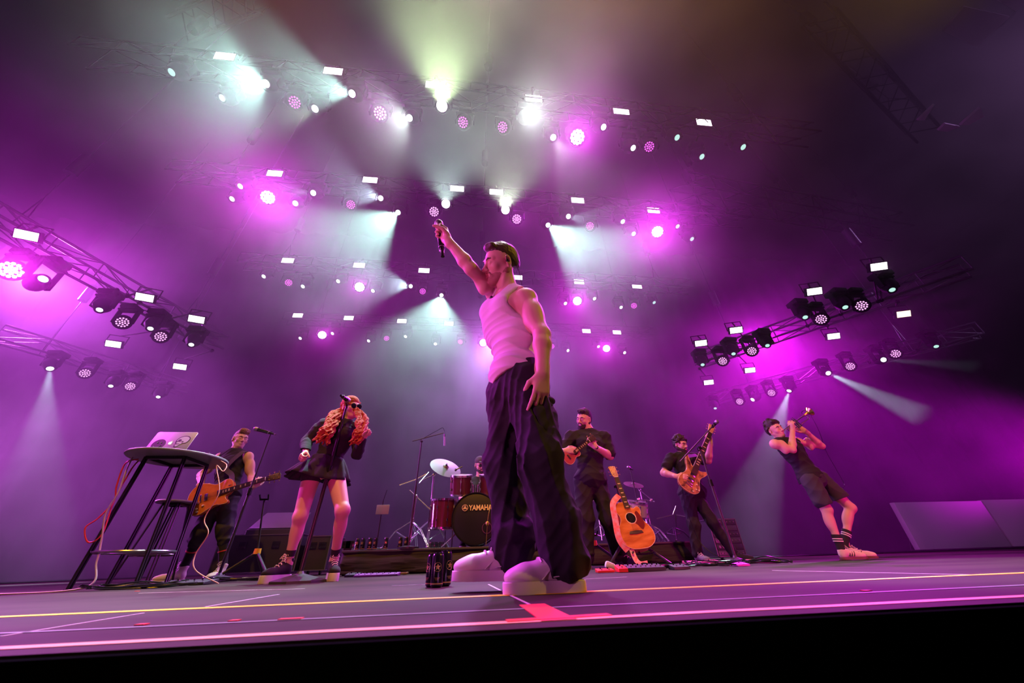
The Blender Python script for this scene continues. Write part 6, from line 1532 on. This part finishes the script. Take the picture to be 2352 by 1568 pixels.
def tripod(base, r, hub, m=CHROME, w_=0.010, parent=None, a0=20, low=0.10):
    for k in range(3):
        a = R(a0+120*k); e = Vector((math.cos(a), math.sin(a), 0)); mb = MB()
        top = base+Vector((0, 0, hub)); ft = base+e*r+Vector((0, 0, 0.012)); mid = base+e*r*0.55+Vector((0, 0, hub*0.55))
        for q in (-1, 1):
            s = Vector((-e.y, e.x, 0))*0.011*q; mb.tube([top+s, mid+s+Vector((0, 0, 0.03)), ft+s], w_*0.5, 6)
        mb.cyl(mid+Vector((0, 0, 0.02)), base+Vector((0, 0, low)), w_*0.6, seg=6).sph(ft, 0.016, seg=8, rings=6)
        mb.build('leg', m, parent)
def cymbal_stand(name, base, hub_z, joint, end, label, lower=0.3, a0=20, r=0.30):
    root = empty(name, base, label, 'stand')
    tripod(base, r, hub_z, parent=root, a0=a0)
    MB().cyl(base+Vector((0, 0, 0.04)), joint.lerp(base, 0.45), 0.0135, seg=12).build('lower_tube', CHROME, root)
    MB().cyl(joint.lerp(base, 0.5), joint, 0.0105, seg=12).sph(joint.lerp(base, 0.45), 0.020, seg=10, rings=8).build('upper_tube', CHROME, root)
    mb = MB(); mb.sph(joint, 0.024, seg=12, rings=8); mb.cyl(joint+(joint-end).normalized()*0.26, end, 0.0075, seg=8); mb.build('boom_arm', CHROME, root)
    return root
def cymbal(c, n, r, label, m=CYM):
    M = aim_mat(Vector(c), Vector(n)); root = empty('cymbal', Vector(c), label, 'cymbal')
    MB().lathe([(0.006, 0.030), (r*0.10, 0.026), (r*0.17, 0.012), (r*0.2, 0.006), (r*0.6, -0.002), (r, -0.014), (r, -0.0155), (r*0.6, -0.0035), (r*0.19, 0.004), (r*0.1, 0.024), (0.006, 0.028)], M, 64).build('plate', m, root)
    MB().cyl(M @ Vector((0, 0, -0.03)), M @ Vector((0, 0, 0.06)), 0.005, seg=8).cyl(M @ Vector((0, 0, 0.028)), M @ Vector((0, 0, 0.045)), 0.016, seg=10).build('felt_and_nut', GLOSS, root)
    return root
PB = lambda px, py, Y, z=RZ: Vector((atY(px, py, Y).x, Y, z))
cyc = atY(1024, 1072, 5.45)
cymbal(cyc, (0.32, -0.62, 0.72), 0.235, 'large crash cymbal tilted forwards left of the drummer')
jn = atY(996, 1090, 5.35)
cs1 = cymbal_stand('cymbal_stand', PB(983, 1250, 5.35), 0.34, jn, cyc-Vector((0.01, -0.02, 0.03)), 'chrome boom stand holding the large tilted cymbal', a0=35, r=0.33)
b2 = PB(940, 1250, 5.2); j2 = atY(944, 1140, 5.2); j2.x = b2.x+0.02
cs2 = cymbal_stand('cymbal_stand', b2, 0.32, j2, atY(941, 1126, 5.2), 'shorter chrome stand without cymbal behind the tall overhead stand', a0=80, r=0.34)
MB().tube([atY(918, 1114, 5.3), atY(952, 1102, 5.3), atY(980, 1088, 5.3)], 0.007).cyl(atY(985, 1084, 5.32), atY(962, 1110, 5.1), 0.006, seg=8).build('boom_arm', CHROME, cs1)
# overhead microphone stand
ob = PB(937, 1252, 4.98); ot = atY(966, 1013, 4.98); ob.x = (ob.x+ot.x)/2; ot.x = ob.x+0.02
orr = empty('overhead_microphone_stand', ob, 'tall thin boom stand with a pencil microphone hanging over the drums', 'stand')
MB().lathe([(0, 0), (0.13, 0), (0.13, 0.02), (0.02, 0.035), (0, 0.035)], Matrix.Translation(ob), 28).build('base', POLE, orr)
MB().cyl(ob+Vector((0, 0, 0.02)), ob.lerp(ot, 0.55), 0.014, seg=10).build('lower_pole', POLE, orr)
MB().cyl(ob.lerp(ot, 0.53), ot, 0.009, seg=10).sph(ot, 0.02, seg=10, rings=8).build('upper_pole', POLE, orr)
MB().cyl(atY(947, 1013, 4.98), atY(1019, 994, 4.98), 0.007, seg=8).build('boom', POLE, orr)
MB().tube(spline([atY(966, 1010, 4.98), atY(1005, 988, 4.96), atY(1018, 983, 4.96), atY(1022, 1000, 4.96)], 6), 0.003, 5).build('cable', GLOSS, orr)
pm = empty('pencil_microphone', atY(1021, 1023, 4.98), 'slim pencil microphone hanging from the boom over the drums', 'microphone')
MB().cyl(atY(1021, 996, 4.98), atY(1021, 1004, 4.98), 0.008, seg=10).build('connector', GLOSS, pm)
MB().cyl(atY(1021, 1003, 4.98), atY(1021, 1023, 4.98), 0.011, seg=12).build('capsule', STEEL, pm)
# microphone inside the bass drum port and on the toms
tag(MB().tube(spline([fm @ Vector((0.285, 0.02, 0.02)), fm @ Vector((0.262, -0.06, 0.07)), fm @ Vector((0.245, -0.16, 0.07))], 6), 0.005).sph(fm @ Vector((0.242, -0.19, 0.06)), 0.024, (1, 1, 1.3), seg=14, rings=10).cyl(fm @ Vector((0.242, -0.20, 0.06)), fm @ Vector((0.225, -0.42, 0.03)), 0.004, seg=6).build('bass_drum_microphone', mat('olive_metal', (0.35, 0.32, 0.06), 0.35, 0.7)), 'bulb shaped microphone hanging at the port of the bass drum', 'microphone')
for px, lab in ((1052, 'small clip microphone on the rim of the left rack tom'), (1108, 'small clip microphone on the rim of the right rack tom')):
    p = Vector((bd.x+(-0.30 if px < 1080 else 0.12), bd.y+0.08, RZ+0.93)); tag(MB().cyl(p, p+Vector((0.09, 0.03, 0.05)), 0.008, seg=8).sph(p, 0.018, seg=10, rings=8).build('clip_microphone', GLOSS), lab, 'microphone')
# small stands left on the riser
sb = PB(868, 1252, 5.1); stp = atY(880, 1150, 5.1); sb.x = (sb.x+stp.x)/2-0.01
nr = empty('stand_with_plate', sb, 'thin stand with a small grey plate on the left end of the drum riser', 'stand')
MB().lathe([(0, 0), (0.09, 0), (0.09, 0.015), (0.015, 0.03), (0, 0.03)], Matrix.Translation(sb), 24).build('base', POLE, nr)
MB().cyl(sb+Vector((0, 0, 0.02)), stp, 0.009, seg=8).cyl(stp, atY(889, 1124, 5.05), 0.005, seg=8).build('pole', POLE, nr)
MB().box(atY(879, 1170, 5.06), (0.16, 0.012, 0.11), bevel=0.003).build('plate', mat('plate_grey', (0.22, 0.21, 0.24), 0.5), nr)
# cans
CANB = mat('can_black', (0.02, 0.016, 0.026), 0.22, 0.5, coat=0.5); CANP = mat('can_purple_band', (0.16, 0.03, 0.20), 0.25, 0.6); CANG = mat('can_gold_print', (0.75, 0.55, 0.18), 0.35, 0.6)
def can(base, h, rot, label, group, crush=0):
    base = Vector(base); r = h*0.205; root = empty('drink_can', base, label, 'can', group); T = Matrix.Translation(base)
    MB().lathe([(0, 0.004), (r*0.72, 0), (r*0.8, 0.003), (r, h*0.06), (r, h*0.90), (r*0.82, h*0.965), (r*0.84, h*0.985), (r*0.80, h*0.99), (r*0.78, h*0.975), (0, h*0.972)], T, 24).build('can_body', CANB, root)
    MB().lathe([(r*1.002, h*0.10), (r*1.006, h*0.10), (r*1.006, h*0.13), (r*1.002, h*0.13)], T, 24).build('stripe', CANG, root)
    MB().lathe([(r*0.80, h*0.985), (r*0.86, h*0.99), (r*0.86, h*1.0), (r*0.80, h*1.0), (r*0.78, h*0.98)], T, 24).build('rim', CHROME, root)
    for q in (0,):
        e = Vector((math.sin(rot), -math.cos(rot), 0)); x = Vector((math.cos(rot), math.sin(rot), 0)); c = base+e*(r*1.0)+Vector((0, 0, h*0.58))
        mb = MB(); s = r*0.62
        C = lambda a, rr: (x*math.sin(a)*rr)+Vector((0, 0, math.cos(a)*rr))
        bend = lambda v: base+Vector((0, 0, h*0.58+v.z))+((e*math.cos(v.dot(x)/r)+x*math.sin(v.dot(x)/r))*(r*1.01))
        mb.tube([bend(C(a, s)) for a in np.linspace(0, 2*PI, 24, endpoint=False)], h*0.006, 4, True)
        st = [bend(C(2*PI*k/10, s*(0.8 if k % 2 == 0 else 0.34))) for k in range(10)]; cv = mb.bm.verts.new(bend(Vector((0, 0, 0)))+e*0.0005); vs = [mb.bm.verts.new(p+e*0.0005) for p in st]
        for k in range(10): mb.bm.faces.new((cv, vs[k], vs[(k+1) % 10]))
        mb.build('emblem', CANG, root)
        mb = MB(); u0 = h*0.20
        for k in range(3): 
            p0, p1 = bend(Vector((0, 0, -h*0.30-h*0.03*k))-x*s*(0.7-0.15*k)), bend(Vector((0, 0, -h*0.30-h*0.03*k))+x*s*(0.7-0.15*k)); mb.tube([p0, bend(Vector((0, 0, -h*0.30-h*0.03*k))), p1], h*0.006, 4)
        mb.build('small_print', CANG, root)
    return root
gcan = 'drink cans on the drum riser'
lab8 = ['leftmost drink can on the drum riser', 'second drink can from the left end of the drum riser', 'third drink can from the left end of the drum riser', 'fourth drink can from the left end of the drum riser', 'drink can just right of the thin stand with the plate', 'left can of the pair beside the cymbal stand legs', 'right can of the pair beside the cymbal stand legs']
for px, lab in zip((819, 832, 848, 861, 885, 918, 932), lab8): can(PB(px, 1258, 5.0), 0.128, random.uniform(-0.5, 0.5), lab, gcan)
Yc = 2.08
can((atY(991, 1330, Yc).x, Yc+0.01, 0), 0.140, -0.9, 'black and purple drink can left in the trio on the stage floor', 'drink cans on the stage floor')
can((atY(1004, 1330, Yc).x+0.002, Yc-0.045, 0), 0.142, 0.1, 'black drink can in front of the trio on the stage floor', 'drink cans on the stage floor')
can((atY(1018, 1330, Yc).x+0.005, Yc+0.045, 0), 0.152, 0.8, 'drink can at the back right of the trio on the stage floor', 'drink cans on the stage floor')
# small black road boxes at the riser's left end
flight_case('small_case', atY(792, 1240, 5.2).x, atY(812, 1240, 5.2).x, 5.2, 5.4, RZ, RZ+0.10, 'small case with pale edges at the left end of the drum riser', 0.006)
flight_case('small_case', atY(985, 1240, 6.2).x, atY(1030, 1240, 6.2).x, 6.2, 6.4, RZ, RZ+0.11, 'small pale edged case behind the floor tom', 0.006)

# ------------------------------------------------------------------ percussion on the right riser
WS2 = mat('pale_shell', (0.55, 0.46, 0.50), 0.3, coat=0.4)
drum('snare_drum', (atY(1456, 1156, 6.2).x, 6.2, 0.27+0.50), (0.1, -0.25, 1), 0.20, 0.22, 'pale drum standing behind the neck of the acoustic guitar', WS2, lugs=8)
drum('small_drum', (atY(1422, 1160, 6.3).x, 6.3, 0.27+0.50), (0.0, -0.2, 1), 0.12, 0.20, 'small chrome drum behind the ukulele player', mat('chrome_shell', (0.5, 0.48, 0.55), 0.25, 0.9), lugs=6)
c2 = atY(1455, 1111, 6.3); cymbal(c2, (0.05, -0.45, 0.85), 0.17, 'small cymbal above the pale drum right of the ukulele player')
bb = Vector((c2.x+0.12, 6.35, 0.27)); cymbal_stand('cymbal_stand', bb, 0.30, Vector((bb.x, 6.35, c2.z-0.10)), c2-Vector((0, 0, 0.02)), 'thin chrome stand carrying the small cymbal', a0=10, r=0.28)
for px, yy, zt, lab, a0 in ((1500, 6.15, 0.62, 'chrome percussion stand right of the acoustic guitar', 50), (1436, 6.5, 0.45, 'chrome drum stand behind the acoustic guitar', 80), (1382, 6.0, 0.60, 'chrome stand seen between the legs of the ukulele player', 30)):
    b = Vector((atY(px, 1230, yy).x, yy, 0.27)); r_ = empty('percussion_stand', b, lab, 'stand'); tripod(b, 0.30, 0.26, parent=r_, a0=a0)
    MB().cyl(b+Vector((0, 0, 0.05)), b+Vector((0, 0, zt)), 0.011, seg=10).build('pole', CHROME, r_)
    MB().tube([b+Vector((-0.20, 0, zt)), b+Vector((0, 0, zt+0.01)), b+Vector((0.16, 0.02, zt-0.02))], 0.010).sph(b+Vector((-0.12, 0, zt+0.02)), 0.03, seg=10, rings=6).sph(b+Vector((0.10, 0, zt+0.0)), 0.03, seg=10, rings=6).build('top_arm', CHROME, r_)
mb_ = Vector((atY(1482, 1235, 6.0).x, 6.0, 0.27)); mt = atY(1463, 1078, 6.0); mt.x = mb_.x-0.02
rr_ = empty('microphone_stand', mb_, 'thin microphone stand rising above the percussion', 'stand')
MB().lathe([(0, 0), (0.11, 0), (0.11, 0.015), (0.015, 0.03), (0, 0.03)], Matrix.Translation(mb_), 24).build('base', POLE, rr_)
MB().cyl(mb_+Vector((0, 0, 0.02)), mt, 0.009, seg=8).build('pole', POLE, rr_)
mic(mt+Vector((-0.06, -0.03, 0.04)), mt+Vector((0.05, 0.02, -0.0)), 'microphone on the thin stand above the percussion')
b3 = Vector((atY(1553, 1235, 6.0).x, 6.0, 0.27)); r3 = empty('boom_stand', b3, 'small boom stand with a raised arm left of the bass player', 'stand')
tripod(b3, 0.26, 0.20, POLE, parent=r3, a0=0); MB().cyl(b3+Vector((0, 0, 0.03)), atY(1552, 1180, 6.0), 0.009, seg=8).build('pole', POLE, r3)
MB().cyl(atY(1508, 1191, 6.0), atY(1545, 1182, 6.0), 0.007, seg=8).cyl(atY(1545, 1183, 6.0), atY(1553, 1162, 6.0), 0.008, seg=8).cyl(atY(1552, 1182, 6.0), atY(1573, 1186, 6.0), 0.008, seg=8).build('boom', CHROME, r3)

# ------------------------------------------------------------------ pedals and cables on the floor
def pedal(x, y, w_, d_, h_, m, label, knobs=3, rot=0.0, cat='pedal', name='effect_pedal'):
    h_ *= 0.62
    root = empty(name, (x, y, 0), label, cat); RM = Matrix.Rotation(rot, 4, 'Z'); T = Matrix.Translation((x, y, 0)) @ RM
    prof = [(-d_/2, 0.003), (d_/2, 0.003), (d_/2, h_), (-d_/2, h_*0.55)]
    MB().prism(prof, w_, T @ Matrix(((0, 0, 1, 0), (1, 0, 0, 0), (0, 1, 0, 0), (0, 0, 0, 1))), bevel=0.003).build('housing', m, root)
    mb = MB(); k2 = MB()
    for i in range(knobs):
        xx = (i-(knobs-1)/2)*w_/(knobs+0.3)
        mb.cyl(T @ Vector((xx, d_*0.25, h_*0.85)), T @ Vector((xx, d_*0.25, h_*0.9+0.010)), 0.006, seg=10)
        k2.cyl(T @ Vector((xx, -d_*0.22, h_*0.6)), T @ Vector((xx, -d_*0.22, h_*0.65+0.009)), 0.006, seg=10)
    mb.build('knob', GLOSS if m != GLOSS else STEEL, root); k2.build('foot_switch', CHROME, root)
    return root
RED = mat('red_enamel', (0.75, 0.03, 0.04), 0.35); PNK = mat('pink_board', (0.55, 0.10, 0.25), 0.5); DKB = mat('board_black', (0.03, 0.03, 0.035), 0.5); PUR = mat('magenta_box', (0.65, 0.05, 0.65), 0.4)
px_ = lambda x, y: atY(x, 1300, y).x
pedal(px_(1388, 3.05), 3.05, 0.13, 0.07, 0.045, RED, 'small red pedal in front of the ukulele player', 2)
pedal(px_(1426, 3.0), 3.0, 0.07, 0.09, 0.075, RED, 'upright red pedal at the left end of the black pedal board', 1)
pedal(px_(1474, 3.05), 3.05, 0.32, 0.12, 0.075, DKB, 'long black pedal board in front of the acoustic guitar', 8)
pedal(px_(1559, 3.1), 3.1, 0.13, 0.10, 0.06, DKB, 'square black connection box left of the cable tangle', 2)
pedal(px_(1618, 3.9), 3.9, 0.36, 0.16, 0.075, PNK, 'reddish pedal board under the feet of the bass player', 6)
pedal(px_(1703, 3.3), 3.3, 0.11, 0.08, 0.05, PUR, 'bright magenta box at the foot of the boom microphone stand', 1)
pedal(px_(448, 3.6)-0.12, 3.75, 0.40, 0.2, 0.06, DKB, 'black pedal board behind the legs of the tall table', 6)
pedal(px_(870, 4.3), 4.3, 0.42, 0.16, 0.05, mat('violet_board', (0.22, 0.06, 0.25), 0.5), 'violet pedal board in front of the drum riser', 7)
pedal(px_(815, 4.4), 4.4, 0.14, 0.12, 0.06, DKB, 'small black box left of the violet pedal board', 2)
pedal(px_(1494, 3.6), 3.6, 0.16, 0.1, 0.05, mat('grey_box', (0.2, 0.19, 0.22), 0.4), 'grey tuner box beside the foot of the guitar stand', 2)
tag(MB().box((px_(1402, 3.6), 3.6, 0.03), (0.10, 0.05, 0.06), Matrix.Rotation(0.4, 3, 'Y'), 0.02).build('cloth_bundle', mat('pale_cloth', (0.6, 0.5, 0.55), 0.9)), 'small pale bundle lying behind the red pedal', 'cloth')
tag(MB().box((px_(905, 4.7), 4.72, 0.012), (0.32, 0.10, 0.02), None, 0.004).build('set_list_board', mat('board_tan', (0.25, 0.15, 0.10), 0.7)), 'flat brown board lying at the foot of the riser skirt', 'board')
rn = random.Random(11)
def tangle(cx, cy_, rx, ry, n, label, m=GLOSS, turns=2.2, r=0.0055):
    for i in range(n):
        a0 = rn.uniform(0, 6.28); pts = []
        for k in range(int(turns*7)):
            a = a0+k*0.9*(1 if i % 2 else -1); q = rn.uniform(0.5, 1.05)
            pts.append((cx+rx*q*math.cos(a)+rn.uniform(-0.02, 0.02), cy_+ry*q*math.sin(a), 0.008+abs(rn.gauss(0, 0.014))+0.004*(k % 3)))
        lb = label[i] if isinstance(label, list) else label
        tag(MB().tube(spline(pts, 5), r, 5).build('cable', m if i % 3 else GLOSS), lb, 'cable', None)
tangle(px_(1640, 3.5), 3.5, 0.30, 0.22, 3, ['outermost black cable of the tangle before the bass player', 'middle black cable of the tangle before the bass player', 'looped black cable lying over the tangle before the bass player'])
tangle(px_(1745, 3.6), 3.6, 0.34, 0.12, 2, ['black cable loop right of the boom microphone stand', 'second black cable loop right of the boom microphone stand'])
tangle(px_(1520, 3.15), 3.25, 0.22, 0.12, 2, ['black cable curled beside the black pedal board', 'black cable curled behind the black pedal board'])
tangle(-2.35, 3.25, 0.40, 0.16, 2, ['dark cable coil under the tall table', 'second dark cable coil under the tall table'])
tangle(px_(600, 4.2), 4.2, 0.45, 0.2, 2, ['dark cable on the floor between the two cone bases', 'dark cable loop on the floor behind the striped cone base'])
cable([(JB['hiR'][0]-0.12, 5.0, 0.95), (JB['hiR'][0]-0.17, 4.95, 0.6), (JB['hiR'][0]-0.15, 4.85, 0.2), (JB['hiR'][0], 4.6, 0.02), (JB['hiR'][0]+0.1, 4.2, 0.01)], GLOSS, 'dark cable hanging from the hip of the bass player', 0.004)
cable([(5.4, 8.0, 0.01), (6.5, 8.1, 0.015), (7.5, 7.9, 0.01), (9.0, 8.1, 0.01)], GLOSS, 'cable lying along the back of the stage right of the bass player', 0.012)

# ------------------------------------------------------------------ tapes on the floor
def tape(name, pts, w_, m, label, seed=0, wob=0.004, z=0.0012):
    r_ = random.Random(seed); mb = MB(); P = []
    for a, b in zip(pts, pts[1:]):
        n = max(2, int((Vector(b)-Vector(a)).length/0.25))
        for i in range(n): P.append(Vector(a).lerp(Vector(b), i/n))
    P.append(Vector(pts[-1])); prev = None
    for i, p in enumerate(P):
        d = (P[min(i+1, len(P)-1)]-P[max(0, i-1)]).normalized(); s = Vector((-d.y, d.x, 0)); off = s*r_.uniform(-wob, wob); ww = w_/2*(1+r_.uniform(-0.06, 0.06))
        ring = [mb.bm.verts.new(Vector((p.x, p.y, z))+off+s*ww), mb.bm.verts.new(Vector((p.x, p.y, z))+off-s*ww), mb.bm.verts.new(Vector((p.x, p.y, 0.0001))+off-s*ww), mb.bm.verts.new(Vector((p.x, p.y, 0.0001))+off+s*ww)]
        if prev:
            for a in range(4): mb.bm.faces.new((prev[a], prev[(a+1) % 4], ring[(a+1) % 4], ring[a]))
        prev = ring
    return tag(mb.build(name, m, None, False), label, 'tape')
T_Y = mat('yellow_tape', (0.95, 0.55, 0.0), 0.5); T_P = mat('pink_white_tape', (0.95, 0.48, 0.28), 0.5); T_G = mat('grey_tape', (0.22, 0.22, 0.24), 0.5); T_R = mat('red_tape', (0.80, 0.07, 0.06), 0.5); T_W = mat('white_line_tape', (0.55, 0.48, 0.50), 0.5)
tape('floor_tape', [(-14, 1.45), (16, 1.45)], 0.048, T_Y, 'long yellow tape line running across the stage under the front shoe', 1, 0.002)
tape('floor_tape', [(-14, 0.84), (16, 0.84)], 0.030, T_P, 'pale pink tape line along the very front edge of the stage', 2, 0.003)
tape('floor_tape', [(-14, 1.04), (16, 1.04)], 0.018, T_G, 'dull grey tape line between the yellow line and the front edge', 3, 0.002)
def fl(px, py): p = atZ(px, py, 0); return (p.x, p.y)
t1 = [fl(1205, 1390), fl(1262, 1420)]
a, b = Vector((*fl(1222, 1389), 0)), Vector((*fl(1285, 1426), 0))
tape('floor_tape', [a, b], 0.070, T_R, 'red tape strip pointing away from the front edge, stem of the T mark', 4, 0, 0.002)
a, b = Vector((*fl(1163, 1428), 0)), Vector((*fl(1400, 1413), 0))
tape('floor_tape', [a, b], 0.026, T_R, 'red tape strip along the front edge, bar of the T mark', 5, 0, 0.0026)
def wl(p0, p1, w_, lab, sd): tape('chalk_line', [Vector((*fl(*p0), 0)), Vector((*fl(*p1), 0))], w_, T_W, lab, sd, 0.001)
wl((320, 1362), (700, 1352), 0.012, 'thin pale line in front of the tall table', 6)
wl((0, 1462), (330, 1408), 0.006, 'thin pale seam slanting over the near left floor', 7)
wl((470, 1394), (640, 1365), 0.008, 'thin pale seam left of the striped cone base', 8)
wl((1122, 1342), (1215, 1388), 0.008, 'thin pale line running from the raised shoe to the red T mark', 9)
wl((900, 1345), (985, 1342), 0.010, 'thin pale line left of the drink cans', 10)
wl((1775, 1310), (2240, 1320), 0.012, 'thin pale line slanting over the right floor', 12)
wl((1340, 1330), (1440, 1325), 0.010, 'thin pale line in front of the red pedal', 13)
for px, py, lab in ((325, 1436, 'red dot left on the grey tape line'), (538, 1427, 'small red dot in the middle left of the grey tape line'), (668, 1423, 'larger red smudge on the grey tape line below the table side'), (1990, 1358, 'red dot right on the grey tape line'), (315, 1358, 'red dot on the floor at the foot of the tall table')):
    p = fl(px, py); w_ = 0.05 if px == 668 else 0.02
    tag(MB().box((p[0], p[1], 0.002), (w_, 0.018, 0.002)).build('tape_mark', T_R), lab, 'tape')
